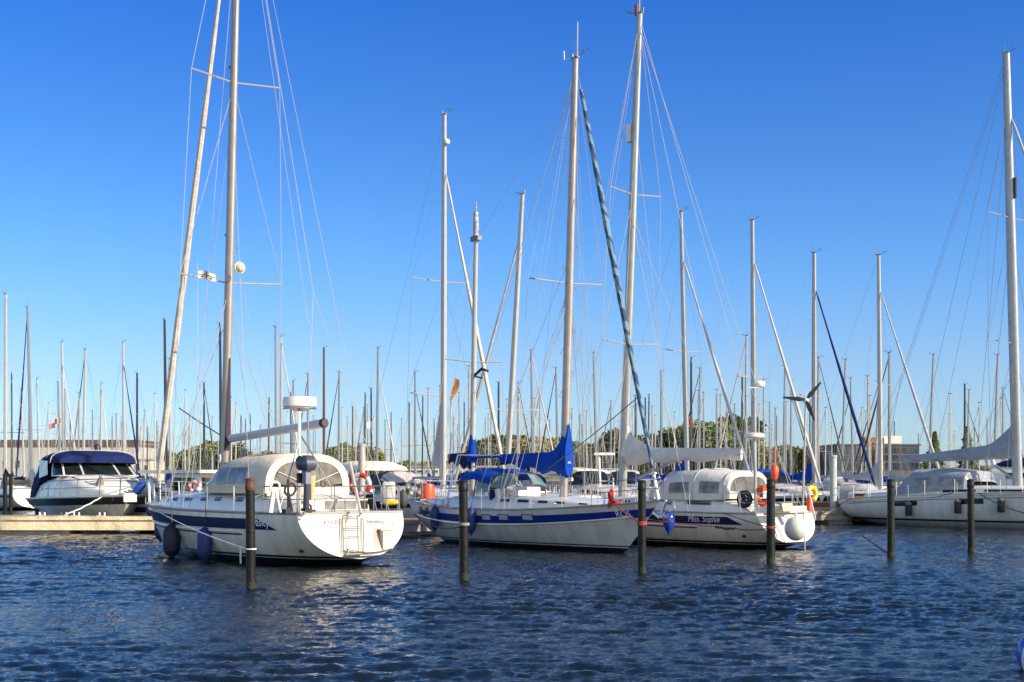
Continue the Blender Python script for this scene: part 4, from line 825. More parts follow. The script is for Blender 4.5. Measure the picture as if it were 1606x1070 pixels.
secs = [(x0, 1.52, 1.45, 1.62), (x0 + .9, 1.52, 1.5, 2.62), (x0 + 2.3, 1.52, 1.65, 2.66), (x0 + 3.6, 1.4, 1.7, 2.52), (x1 + .4, 1.2, 1.8, 2.05)]
GC4 = mat('blue grey canvas', (.27, .29, .34), .85, var=.08, bump=.5, bscale=4)
o = add_trunk(b, 'sprayhood', secs, GC4, p=.45, ends=False, n=18); f = tsurf(secs, .45)
for s0, s1, t0, t1 in ((1.2, 1.8, .90, .985), (1.2, 1.8, .015, .10), (2.1, 2.9, .015, .10), (2.1, 2.9, .90, .985), (3.15, 3.85, .06, .4), (3.15, 3.85, .6, .94)): b.part(spatch(f, s0, s1, t0, t1, .014, 6), 'hood_window', PLASTL, o)
xm, rk, zt = mline(b, 1594, 690, 1578, 84)
rig(b, H, xm, rk, zd + .4, zt, r=.17, mast=mat('grey green mast', (.33, .34, .35), .4, metal=.35, var=.08), spread=((.33, .95), (.62, .82)), furl=GCLOTH, furlr=.11, wr=.010, split=True, ztf=.89, n=14, wires=WIRED)
a1, c1 = b.px(1594, 716), b.px(1418, 722); boom(b, a1, c1, .11, GCLOTH); sailcover(b, a1 + Vector((0, 0, .1)), c1, .62, .18, GC4, .24, rise=.9, droop=.18)
mb = MB(); mb.tube([b.px(1598, 757), b.px(1560, 730)], .07, 8); b.part(mb, 'vang', ALU)
mb = MB(); q = mastpt(xm, rk, b.px(1590, 295).z); mb.box(q + Vector((.25, 0, 0)), (.12, .12, .9)); b.part(mb, 'radar_reflector', BLACK)
extra_lines(b, H, xm, rk, zt, [(.98, 1.0, 1), (.98, 1.0, -1), (.88, 4.5, 1), (.88, 4.5, -1), (.33, 5.6, -1), (.62, 5.0, 1)], m=WIRED, r=.010)
guard(b, H, 1.4, 11.8, 8, .66); pulpit(b, H, 11.6, .66); pushpit(b, H, 1.3, .66)
for px, py, lab in ((1425, 799, 'leftmost black capped fender on the grey hooded yacht'), (1502, 795, 'black fender just left of the rightmost pile'), (1570, 793, 'rightmost black capped fender on the grey hooded yacht')):
    hangfender(b, H, px, py, -1, 0, lab, m=mat('black fender', (.012, .01, .012), .6), r=.15, l=.62, kind='round', collar=GREYL, group='black fenders of the grey hooded yacht')

# ================================================================ MOTOR CRUISER on the left
HW5 = hullmat('hull five', (0.62, 0.60, 0.52), (0.62, 0.60, 0.52), (0.62, 0.60, 0.52), under=(.10, .04, .03), zs=(.05, .06, .07, .08))
b = B5 = Boat((-20.8, 63.0), (.5, -.866), 'white motor cruiser with navy canopy moored behind the sand coloured pontoon', 'motor boat', 'motor_cruiser')
b.e.scale = (1.2, 1.3, 1.0)
H = H5 = Hull(9.0, 7.9, 3.3, 1.25, 1.50, xt=-.1, tz=-.1, bt=.92, sag=.02, depth=.45, bowp=2.6, low=1.35, ga=1.3, gq=.8)
hull = b.part(H.mesh(44, 12), 'hull', HW5); b.part(H.deck(), 'deck', WHITE); b.part(H.rail(.045, 40), 'rub_rail', mat('ribbed steel rail', (.5, .5, .48), .35, metal=.5))
for s_ in (1, -1): b.part(H.band(0.1, H.L - .1, .06, .34, s_, 36, .01), 'stripe', mat('near black stripe', (.008, .01, .02), .4), hull)
for s_ in (-1,):
    mb = MB(); mb.box(H.sp(.9, .75, s_, .03), (.5, .05, .9)); b.part(mb, 'hull_vent', NCLOTH)
zd = 1.38
CRE = mat('warm white gelcoat', (0.84, 0.79, 0.67), .35, var=.03)
secs = [(8.4, .25, zd + .05, zd + .15), (7.6, .85, zd, zd + .52), (6.6, 1.18, zd, zd + .80), (5.4, 1.35, zd, zd + .95), (4.6, 1.4, zd, zd + 1.0)]
add_trunk(b, 'foredeck_cabin', secs, CRE, p=.42, n=20); f = tsurf(secs, .42)
mb = MB(); mb.tube([f(1.6, .30 + .40 * i / 10, .02) for i in range(11)] + [f(2.9, .70 - .40 * i / 10, .02) for i in range(11)], .02, 5); b.part(mb, 'deck_seam', GREYL)
secs = [(4.7, 1.42, zd, zd + .98), (1.0, 1.45, zd - .1, zd + .55), (.3, 1.4, zd - .1, zd + .35)]; add_trunk(b, 'superstructure', secs, CRE, p=.25); f = tsurf(secs, .25)
for s0, s1 in ((.25, .5), (.56, .80), (.86, 1.0)): b.part(spatch(f, s0, s1, .95, .985, .012, 3), 'side_window', GLASS)
# windscreen of five panes in a white frame
def wsp(a, c): # a 0..1 from port side round the front to starboard, c 0..1 up
    ang = (a - .5) * math.pi * 1.04; rx = 1.25 * (1 - c * .5); x = 4.2 - c * .55 + rx * max(0, math.cos(ang)) ** .7 + (-.0); y = -1.38 * (1 - .10 * c) * math.sin(ang) ; y = 1.38 * (1 - .1 * c) * math.copysign(abs(math.sin(ang)) ** .75, -math.sin(ang)); return Vector((x, y, 2.30 + c * .62))
mb = MB(); mb.surf(lambda a, c: wsp(a, c) - Vector((.02, 0, 0)), 0, 1, 28, 0, 1, 3); ws = b.part(mb, 'windscreen', mat('dark green windscreen', (.015, .022, .02), .05, var=.2))
for a_ in (0.02, .22, .40, .60, .78, .98): b.part(MB().tube([wsp(a_, 0), wsp(a_, 1)], .035, 6), 'screen_mullion', WHITE, ws)
for c_ in (0, 1): b.part(MB().tube([wsp(i / 24, c_) for i in range(25)], .035, 6), 'screen_rail', WHITE, ws)
# canvas canopy, top and slanted aft enclosure
secs = [(4.75, 1.25, 2.86, 3.16), (4.1, 1.4, 2.84, 3.38), (3.2, 1.45, 2.80, 3.42), (2.2, 1.45, 2.70, 3.34)]
can = add_trunk(b, 'canopy_top', secs, NCLOTH, p=.5, ends=True, n=16)
secs = [(2.3, 1.46, 2.0, 3.33), (1.5, 1.5, 1.4, 3.0), (.75, 1.5, 1.2, 2.1), (.3, 1.48, 1.0, 1.35)]
ca = add_trunk(b, 'canopy_aft', secs, NCLOTH, p=.32, ends=True, n=16); f = tsurf(secs, .32)
for s0, s1 in ((.25, .9), (1.15, 1.8)): 
    for t0, t1 in ((.03, .17), (.83, .97)): b.part(spatch(f, s0, s1, t0, t1, .014, 6), 'clear_panel', mat('bluish clear panel', (.40, .46, .52), .2, var=.2), ca)
mb = MB(); mb.add([(3.9, -1.47, 2.35), (2.5, -1.50, 2.2), (2.5, -1.49, 3.0), (3.6, -1.42, 2.95)], [(0, 1, 2, 3)]); b.part(mb, 'clear_panel', mat('bluish clear panel', (.40, .46, .52), .2, var=.2), ca)
for x in (4.1, 3.2): mb = MB(); fs_ = tsurf([(x, 1.42, 2.84, 3.40), (x - .01, 1.42, 2.84, 3.4)], .5); mb.tube([fs_(0, t / 12, .015) for t in range(13)], .014, 4); b.part(mb, 'seam', WHITE, can)
p = Vector((3.2, .3, 3.5)); b.part(MB().lathe(p, [(0, -.1), (.11, -.1), (.10, .15), (.05, .22), (0, .23)], 10), 'horn_light', mat('dark purple', (.03, .01, .04), .5))
# bow rail, anchor, fenders on the foredeck
mb = MB(); 
for hh, rr_ in ((.70, .022), (.38, .014)):
    pts = [H.sheerx(4.6 + (H.L - 4.7) * i / 14, 1, .06) + Vector((.02 * i, 0, hh)) for i in range(15)]; mb.tube(pts + [Vector((p.x, -p.y, p.z)) for p in reversed(pts)], rr_, 6)
b.part(mb, 'bow_rail', STEEL)
for x in (4.6, 5.9, 7.0, 8.0, 8.7):
    for s_ in (1, -1): p = H.sheerx(x, s_, .06); b.part(MB().tube([p, p + Vector((.14, 0, .7))], .018, 5), 'stanchion', STEEL)
mb = MB(); q = H.sheer(1, 1); q.y = 0; mb.box(q + Vector((-.1, 0, .06)), (.9, .3, .08)); b.part(mb, 'bow_roller', STEEL)
mb = MB(); mb.tube([q + Vector((-.4, 0, .15)), q + Vector((.35, 0, .1))], .035, 6); mb.box(q + Vector((.3, 0, -.1)), (.1, .4, .3)); b.part(mb, 'anchor', STEEL)
mb = MB(); c = Vector((7.4, -.5, 1.95)); mb.loft([[c + Vector((.1 * x * k + z * .4, y * .05 * k, z)) for x, y in ((-1, -1), (1, -1), (1, 1), (-1, 1))] for z, k in ((-.45, 3.4), (-.1, 2.4), (.35, .6))]); b.part(mb, 'folded_awning', mat('brown grey cloth', (.22, .19, .17), .8))
fender(P(156, 764, 56.2), 'large white ball fender on the cruiser foredeck', FWHITE, .36, .74, kind='ball', top=P(150, 745, 56.2), axis=(.3, 0, 1), group='white ball fenders of the cruiser')
fender(P(236, 765, 55.5), 'white ball fender at the right end of the cruiser bow rail', FWHITE, .34, .74, kind='ball', top=P(232, 745, 55.5), group='white ball fenders of the cruiser')
fender(P(218, 766, 54.6), 'blue fender lying slanted across the cruiser bow rail', FBLUE2, .16, .75, kind='cyl', top=P(222, 750, 54.8), axis=(.55, 0, .6))
fender(P(236, 800, 51.5), 'small blue fender pair hanging low at the cruiser bow', FBLUE, .17, .5, kind='ball', top=P(236, 780, 52))
# ================================================================ THE OTHER YACHTS
HWG = [hullmat('hull far white', (.66, .65, .62), (.012, .02, .05), (.6, .6, .6)), hullmat('hull far navy', (.015, .025, .08), (.55, .55, .55), (.55, .55, .55)),
       hullmat('hull far cream', (.60, .55, .44), (.10, .03, .02), (.5, .5, .45)), hullmat('hull far blue', (.02, .07, .22), (.5, .5, .5), (.5, .5, .5)), hullmat('hull far red', (.25, .02, .02), (.5, .5, .5), (.5, .5, .5))]
COVERS = {'b': BCLOTH, 'n': NCLOTH, 'g': GCLOTH, 'w': OFFW, 'r': REDCL, 'c': BEIGE, 't': TEAL}
FURLS = {'b': NCLOTH, 'w': SAIL, 'g': GCLOTH, 'k': BLACK}
MASTS = {'a': ALU, 'w': WMAST, 'k': DARKM, 'n': BROWNM}
def yacht(px, yt, Hm, head, label, ptop=None, mast='a', furl='w', cover='b', hood='b', hullc=0, stripe=NAVY, lvl=1, sp=None, group=None, tall=1.0, d=None, name='sailboat', r=None, boomh=None, ztf=None):
    d = d or (Hm - HC) * F / (HY - yt); X = (px - CX) / F * d; h = H0 * head
    rk = 0.0
    if ptop is not None: rk = ((ptop - px) / F * d) / ((h.x - X / d * h.y) * (Hm - HC) * (1 if 1 else 1))
    L = min(12.5, max(7.0, Hm * .76)); xm = L * .6; bm = L * .155
    M = Vector((X, d, 0)); O = M - h * (xm + rk * HC); b = Boat(O, h, label, 'sailboat', name, group)
    fb = .75 + L * .035; H = Hull(L, L * .92, bm * 2, fb, fb + .22, xt=random.choice([.35, -.3]), tz=.12, bt=random.uniform(.65, .85), sag=.08, depth=.3)
    near = lvl >= 2; hull = b.part(H.mesh(30 if near else 14, 10 if near else 5), 'hull', HWG[hullc])
    b.part(H.deck(14 if near else 8), 'deck', DECKM)
    if lvl >= 1:
        for s_ in (1, -1): b.part(H.band(.5, L - .3, .12, .30 if hullc == 0 else .17, s_, 16, .01), 'stripe', stripe if hullc == 0 else WHITE, hull)
    zd = fb - .02
    secs = [(L * .82, .2 * bm, zd, zd + .12), (L * .74, .5 * bm, zd, zd + .32), (L * .6, .62 * bm, zd, zd + .42), (L * .36, .7 * bm, zd, zd + .48)]
    add_trunk(b, 'coachroof', secs, WHITE, p=.36, n=10); f = tsurf(secs, .36)
    for s0, s1 in ((1.2, 1.5), (1.7, 2.0), (2.25, 2.75)) if near else ((1.3, 2.7),):
        for t0, t1 in ((.05, .12), (.88, .95)): b.part(spatch(f, s0, s1, t0, t1, .015, 3), 'window', GLASS)
    if lvl >= 1:
        secs = [(L * .36, .68 * bm, zd, zd + .42), (L * .1, .62 * bm, zd, zd + .3)]; add_trunk(b, 'cockpit_coaming', secs, WHITE, p=.3, n=8)
        if hood:
            hx = L * .32; secs = [(hx - .3, .62 * bm, zd + .3, zd + 1.12), (hx + .5, .62 * bm, zd + .3, zd + 1.16), (hx + 1.3, .5 * bm, zd + .3, zd + .55)]
            o = add_trunk(b, 'sprayhood', secs, COVERS[hood], p=.55, ends=False, n=12); f = tsurf(secs, .55)
            b.part(spatch(f, 1.15, 1.85, .15, .85, .015, 6), 'hood_window', PLASTL, o)
    zt = Hm; zb = fb + .3; mm = MASTS[mast]; rr = r or (.075 + .003 * Hm)
    nsp = ((.34, .9), (.64, .78)) if Hm > 15 else ((.5, .85),)
    if sp: nsp = sp
    if lvl >= 1:
        rig(b, H, xm, rk, zb, zt, r=rr, mast=mm, spread=nsp, furl=FURLS.get(furl), furlr=.075 if near else .065, wr=.006 if near else .007, split=False, wires=WIRE if random.random() < .6 else WIRED, n=10 if near else 6, spr=.026 if near else .02, ztf=ztf or random.choice((1, .88, 1)))
    else:
        b.part(MB().tube([mastpt(xm, rk, zb), mastpt(xm, rk, zt)], [rr * .8, rr * .6], 6), 'mast', mm)
        c = mastpt(xm, rk, zt * .55); b.part(MB().tube([c + Vector((0, bm * .8, 0)), c - Vector((0, bm * .8, 0))], .02, 4), 'spreader', mm)
        mb = MB(); fp = Vector((L - .2, 0, fb + .2)); mb.tube([fp, mastpt(xm, rk, zt * .98)], .045 if furl else .012, 4); b.part(mb, 'forestay', SAIL if furl else WIRE)
        mb = MB(); [mb.tube([H.sheerx(xm, s_), c + Vector((0, s_ * bm * .8, 0)), mastpt(xm, rk, zt * .98)], .008, 3) for s_ in (1, -1)]; b.part(mb, 'shrouds', WIRE)
        b.part(MB().box(mastpt(xm, rk, zt + .1), (.35, .08, .08)), 'masthead_gear', WIRED)
    bz = zd + (boomh or 1.05); a = mastpt(xm - .12, rk, bz); cc = Vector((L * .16, 0, bz + random.uniform(-.1, .15))); boom(b, a, cc, .06)
    if cover: sailcover(b, a, cc, .28, .12, COVERS[cover], .16, rise=.75 if near else .5, droop=.12, n=12 if near else 6)
    if lvl >= 1:
        pulpit(b, H, L * .84, .58); pushpit(b, H, L * .16, .58)
        if near: guard(b, H, L * .2, L * .82, 6, .58)
    return b, H, xm, rk, d
N_ = 'second row beyond the long pontoon'
# (mast foot px, mast top px row, mast height, heading, label, extras)
b_, H_, xm_, rk_, d_ = yacht(695, 181, 17.8, -1, 'white yacht with tall mast and small brown flag, left of the ketch mizzen', ptop=697, mast='w', furl='w', cover=None, hood='g', lvl=2, sp=((.26, .95), (.56, .85)), hullc=0, r=.115, ztf=.88)
mb = MB(); q = mastpt(xm_, rk_, 2.6); mb.add([q + Vector((-.1, 0, 0)), q + Vector((-1.0, .02, .2)), q + Vector((-.75, .06, 1.2)), q + Vector((-.35, .03, 2.4)), q + Vector((-.05, 0, 3.8))], [(0, 1, 2, 3, 4)]); b_.part(mb, 'hoisted_storm_sail', mat('grey trysail', (.42, .40, .40), .8))
q = mastpt(xm_, rk_, 16.6); b_.part(MB().ball(q + Vector((.2, 0, 0)), .14, 10), 'masthead_light', WHITE)
e = empty('brown_pennant', b_.wld(mastpt(xm_, rk_, b_.px(690, 592).z, .6)), 0, 'small orange brown flag beside the tall mast left of the ketch', 'flag')
MB().surf(lambda a, c: Vector((-.12 * a - .25 * c + .1 * math.sin(c * 5) * a, .05 * math.sin(c * 6 + a * 3), -.1 * a - 1.0 * c)) + Vector((.28 * a, 0, 0)), 0, 1, 6, 0, 1, 12).build('cloth', mat('rust flag', (.35, .14, .03), .8), e); MB().tube([(0, 0, .6), (-.2, 0, -4)], .006, 4).build('halyard', WIRE, e)
bb, HB = b_, H_
# bimini, hood, canister and clutter on the dark hulled boat behind the cream enclosure
b = b_; x0 = b.pd(640, 740, 62).x; 
dk = yacht(619, 300, 14.8, -1, 'navy hulled yacht with cream bimini and dark hood, just right of the nearest yacht', mast='a', furl=None, cover='g', hood=None, hullc=1, lvl=2, d=58.5, sp=((.4, .9),)) if False else None
b = Boat(P(548, HY, 63).xy.to_3d(), (.62, -.785), 'navy hulled motor sailer with cream bimini and dark sprayhood right of the nearest yacht', 'sailboat', 'motor_sailer')
H = Hull(10.2, 9.4, 3.3, 1.15, 1.35, xt=.2, tz=.1, bt=.85, sag=.05); hull = b.part(H.mesh(26, 10), 'hull', hullmat('hull grey navy', (.34, .36, .39), (.01, .015, .03), (.4, .4, .4))); b.part(H.deck(), 'deck', DECKM)
for s_ in (1, -1): b.part(H.band(.3, 9.8, .02, .30, s_, 20, .01), 'stripe', NAVY, hull); b.part(H.band(.3, 9.4, .58, .62, s_, 20, .01), 'fine_line', NAVY, hull)
secs = [(8, .5, 1.2, 1.5), (7, .9, 1.2, 1.75), (4.6, 1.1, 1.15, 1.9)]; add_trunk(b, 'coachroof', secs, WHITE, p=.35, n=10); f = tsurf(secs, .35); b.part(spatch(f, 1.1, 1.9, .88, .95, .015, 4), 'window', GLASS); b.part(spatch(f, 1.1, 1.9, .05, .12, .015, 4), 'window', GLASS)
secs = [(.5, 1.15, 2.60, 2.82), (1.2, 1.25, 2.60, 3.0), (2.4, 1.25, 2.55, 2.98), (3.2, 1.15, 2.55, 2.80)]; bim = add_trunk(b, 'bimini_top', secs, mat('bright cream canvas', (.78, .72, .58), .8, bump=.4, bscale=4), p=.6, n=14); 
for x in (.7, 3.0):
    for s_ in (1, -1): b.part(MB().tube([(x, s_ * 1.15, 1.2), (x, s_ * 1.18, 2.7)], .02, 5), 'bimini_leg', STEEL, bim)
secs = [(3.5, 1.1, 1.75, 2.45), (4.2, 1.12, 1.7, 2.55), (5.2, .95, 1.7, 1.95)]; o = add_trunk(b, 'sprayhood', secs, mat('charcoal canvas', (.05, .05, .055), .8), p=.55, ends=False); f = tsurf(secs, .55); b.part(spatch(f, 1.1, 1.9, .1, .9, .015, 6), 'hood_window', mat('pink grey window', (.5, .44, .42), .3), o)
pushpit(b, H, 1.6, .62); pulpit(b, H, 8.6, .6); guard(b, H, 2.2, 8.2, 5, .6)
mb = MB().tube([(1.6, 0, 1.2), (1.6, 0, 3.1)], .05, 6)
e = empty('liferaft_canister', P(610, 788, 45.6), 0, 'white upright canister standing beside a yellow fender, right of the nearest transom', 'canister')
mb = MB(); mb.loft([[Vector((x * .21 * k, y * .16 * k, z)) for x, y in ((-1, -.8), (-.8, -1), (.8, -1), (1, -.8), (1, .8), (.8, 1), (-.8, 1), (-1, .8))] for z, k in ((0, .95), (.02, 1), (.46, 1), (.47, 1.06), (.52, 1.06), (.53, 1), (.66, .97), (.70, .8))]); mb.build('canister_body', WHITE, e); MB().box((0, -.17, .56), (.05, .03, .06)).build('latch', STEEL, e)
mb = MB(); mb.box((0, .2, -.03), (.6, .5, .05)); mb.build('shelf', STEEL, e)
for x in (-.28, .28): MB().tube([(x, .3, -.85), (x, .3, .5)], .025, 6).build('support_leg', STEEL, e)
fender(P(613, 789, 45.3), 'small yellow float lying below the white canister', YELLOW, .09, .62, kind='cyl', axis=(1, 0, .1))
ring_thing('lifebuoy', P(565, 760, 45.5), .33, .085, (.25, 1, .1), WHITE, RED, 'red and white lifebuoy to the right of the cream cockpit enclosure')
e = empty('jerrycan', P(579, 793, 46), 0, 'black jerrycan below the red and white lifebuoy', 'jerrycan'); MB().box((0, 0, 0), (.35, .2, .75)).build('can_body', BLACK, e); MB().tube([(-.1, 0, .37), (-.1, 0, .45), (.1, 0, .45), (.1, 0, .37)], .02, 5).build('handle', BLACK, e)
ring_thing('round_cover', P(650, 766, 52), .25, .12, (.3, 1, 0), DKBROWN, BEIGE, 'round brown and tan covered ring left of the red box', 'cover')
fender(P(632, 783, 53), 'dark grey fender hanging below the brown ring', FGREY, .17, .8, top=P(632, 762, 53))

def motorboat(px, dd, h, L, label, canopy, hm):
    b = Boat(P(px, HY, dd).xy.to_3d(), h, label, 'motor boat', 'small_motorboat'); H = Hull(L, L * .9, L * .35, 1.0, 1.25, xt=.1, tz=0, bt=.9, sag=0, ga=1.5)
    hull = b.part(H.mesh(24, 8), 'hull', hm); b.part(H.deck(), 'deck', WHITE); b.part(H.rail(.04, 30), 'rub_rail', GREYL)
    for s_ in (1, -1): b.part(H.band(.2, L - .3, .10, .26, s_, 20, .01), 'stripe', NAVY, hull)
    w = L * .13; secs = [(L * .88, w * .5, 1.2, 1.4), (L * .72, w, 1.15, 1.8), (L * .52, w * 1.15, 1.1, 1.95), (L * .5, w * 1.15, 1.1, 1.95)]; add_trunk(b, 'cabin', secs, WHITE, p=.35, n=10); f = tsurf(secs, .35)
    for t0, t1 in ((.04, .11), (.89, .96)): b.part(spatch(f, .9, 1.8, t0, t1, .015, 4), 'window', GLASS)
    secs = [(L * .58, w * 1.0, 1.85, 1.95), (L * .50, w * 1.15, 1.85, 2.55), (L * .48, w * 1.15, 1.85, 2.55)]; b_w = add_trunk(b, 'windscreen', secs, GLASS, p=.4, n=10)
    secs = [(L * .50, w * 1.15, 2.42, 2.62), (L * .35, w * 1.2, 2.42, 2.72), (L * .15, w * 1.15, 2.2, 2.5)]; add_trunk(b, 'canopy', secs, canopy, p=.5, n=12)
    pulpit(b, H, L * .6, .6); pushpit(b, H, L * .15, .5); return b
motorboat(842, 66.5, (.62, -.785), 8.0, 'small motor boat with beige canopy behind the ketch main mast', BEIGE, HWG[0])
motorboat(905, 72, (.60, -.80), 7.5, 'small motor boat with grey canopy left of the lamp pedestal', GCLOTH, HWG[2])
motorboat(725, 70, (.60, -.80), 7.5, 'small motor boat with navy canopy behind the ketch mizzen', NCLOTH, HWG[0])
motorboat(1128, 76, (.60, -.80), 8.0, 'small motor boat with blue canopy behind the hood of Miss Sophie', BCLOTH, HWG[1])
# wheelhouse boat behind the bow of the nearest yacht
b = Boat(P(236, HY, 58).xy.to_3d(), (.66, -.75), 'white wheelhouse boat with dark windows behind the foredeck of the nearest yacht', 'motor boat', 'wheelhouse_boat')
H = Hull(9.5, 8.8, 3.2, 1.1, 1.35, xt=.1, tz=.05, bt=.9, sag=.05); hull = b.part(H.mesh(26, 8), 'hull', HWG[0]); b.part(H.deck(), 'deck', DECKM)
for s_ in (1, -1): b.part(H.band(.3, 9.2, .12, .34, s_, 20, .01), 'stripe', NAVY, hull)
mb = MB(); mb.box((5.0, 0, 1.75), (2.6, 2.1, 1.25), taper=.9); wh = b.part(mb, 'wheelhouse', WHITE)
mb = MB(); mb.box((4.2, 0, 2.46), (5.2, 2.7, .12)); b.part(mb, 'roof', CREAM, wh)
for x in (4.3, 5.3): 
    for s_ in (1, -1): mb = MB(); mb.box((x, s_ * 1.01, 1.95), (.75, .04, .55)); b.part(mb, 'side_window', GLASS, wh)
for y in (-.62, 0, .62): mb = MB(); mb.box((6.24, y, 1.98), (.05, .5, .5)); b.part(mb, 'front_window', GLASS, wh)
mb = MB(); mb.box((3.66, .2, 1.8), (.06, 1.6, .9)); b.part(mb, 'aft_opening', GLASS, wh)
for s_ in (1, -1): b.part(MB().tube([(2.0, s_ * 1.2, 1.1), (2.0, s_ * 1.2, 2.42)], .03, 6), 'roof_post', STEEL, wh)
secs = [(8.2, .5, 1.3, 1.5), (6.3, 1.0, 1.2, 1.7)]; add_trunk(b, 'foredeck_trunk', secs, WHITE, n=8); pulpit(b, H, 6.6, .6); pushpit(b, H, 1.6, .6)
ring_thing('lifebuoy', P(304, 763, 50), .17, .06, (.2, 1, .1), RED, WHITE, 'small red centred lifebuoy on the wheelhouse boat behind the nearest foredeck')
# ---- second row proper
yacht(795, 312, 15.4, 1, 'yacht with strongly leaning mast and grey furled sail, between the ketch masts', ptop=819, mast='w', furl='g', cover='c', hood='g', lvl=2, sp=((.28, .95),), r=.12)
yacht(1078, 330, 15.6, -1, 'yacht with grey furled sail slanting right, next mast right of Miss Sophie', ptop=1068, mast='a', furl='g', cover='b', hood='b', lvl=2, sp=((.5, .75),), r=.11, ztf=.86)
yacht(1183, 345, 15.7, -1, 'yacht with round radar halfway up its mast, above the stern of Miss Sophie', ptop=1180, mast='a', furl='w', cover='g', hood='g', lvl=2, sp=((.42, .8),), r=.12, ztf=.88)
B_, H_, x_, r_, dd = yacht(1277, 397, 14.6, -1, 'yacht with dark blue furled sail slanting right, behind the wind generator', mast='a', furl='b', cover='b', hood='g', lvl=2, sp=((.4, .9),), r=.12)
yacht(1381, 400, 14.9, -1, 'yacht with grey cover and grey furled sail, left of the grey hooded yacht', ptop=1378, mast='w', furl='g', cover='g', hood='g', lvl=2, sp=((.45, .7),), r=.11, ztf=.88)
yacht(1395, 553, 11.5, 1, 'small yacht whose thin mast stands just right of the grey covered boom end', mast='a', furl='k', cover='g', hood='g', lvl=1)
# boats with beige hull and red band, white flybridge cruiser on the right
b = Boat(P(1262, HY, 68).xy.to_3d(), (.72, -.69), 'beige wooden yacht with brown band and orange cover behind the stern of Miss Sophie', 'sailboat', 'wooden_yacht')
H = Hull(8.6, 7.9, 2.9, 1.0, 1.25, xt=-.2, tz=.1, bt=.8, sag=.05); hull = b.part(H.mesh(26, 8), 'hull', hullmat('hull beige', (.50, .45, .36), (.3, .1, .05), (.5, .45, .36))); b.part(H.deck(), 'deck', TEAK)
for s_ in (1, -1): b.part(H.band(.2, 8.3, .02, .25, s_, 20, .01), 'stripe', MAROON, hull); b.part(H.band(.2, 8.1, .50, .53, s_, 20, .01), 'fine_line', MAROON, hull)
secs = [(7, .5, 1.1, 1.35), (6, .8, 1.05, 1.6), (3, 1.0, 1.0, 1.65)]; add_trunk(b, 'coachroof', secs, WHITE, n=8); f = tsurf(secs); b.part(spatch(f, 1.1, 1.9, .86, .94, .015, 4), 'window', GLASS); pulpit(b, H, 7.3, .55); pushpit(b, H, 1.4, .55)
mb = MB(); mb.box((4.5, -1.15, 1.18), (1.6, .4, .3)); b.part(mb, 'orange_cover', mat('orange canvas', (.80, .22, .02), .8))
secs = [(2.4, .9, 1.2, 2.0), (3.6, .8, 1.2, 1.9), (4.2, .5, 1.2, 1.5)]; add_trunk(b, 'sprayhood', secs, GCLOTH, p=.6, n=12)
b = Boat(P(1488, HY, 82).xy.to_3d(), (.8, -.6), 'white flybridge motor yacht with navy canopy behind the grey hooded yacht', 'motor boat', 'motor_yacht')
H = Hull(12.5, 11.4, 3.9, 1.3, 1.8, xt=-.2, tz=0, bt=.92, sag=0, ga=1.5); hull = b.part(H.mesh(26, 8), 'hull', HWG[0]); b.part(H.deck(), 'deck', WHITE)
secs = [(10.8, .6, 1.7, 1.9), (9.6, 1.2, 1.6, 2.1), (7.6, 1.6, 1.5, 2.9), (3.0, 1.7, 1.4, 2.95)]; add_trunk(b, 'deckhouse', secs, WHITE, p=.3, n=12); f = tsurf(secs, .3)
b.part(spatch(f, 1.1, 1.95, .15, .85, .02, 6), 'windscreen', GLASS); b.part(spatch(f, 2.1, 2.8, .90, .97, .02, 4), 'side_window', GLASS); b.part(spatch(f, 2.1, 2.8, .03, .1, .02, 4), 'side_window', GLASS)
secs = [(7.4, 1.3, 2.9, 3.15), (6.6, 1.4, 2.9, 3.45), (4.0, 1.4, 2.9, 3.4), (3.2, 1.3, 2.9, 3.1)]; add_trunk(b, 'flybridge_canopy', secs, NCLOTH, p=.5, n=12)
mb = MB(); mb.tube([(3.3, 1.4, 2.5), (2.8, 1.2, 3.9), (2.8, -1.2, 3.9), (3.3, -1.4, 2.5)], .12, 6); b.part(mb, 'radar_arch', WHITE); pulpit(b, H, 8.8, .7); pushpit(b, H, 1.5, .7)
GR = 'sailboats with bare masts moored in the rows behind'
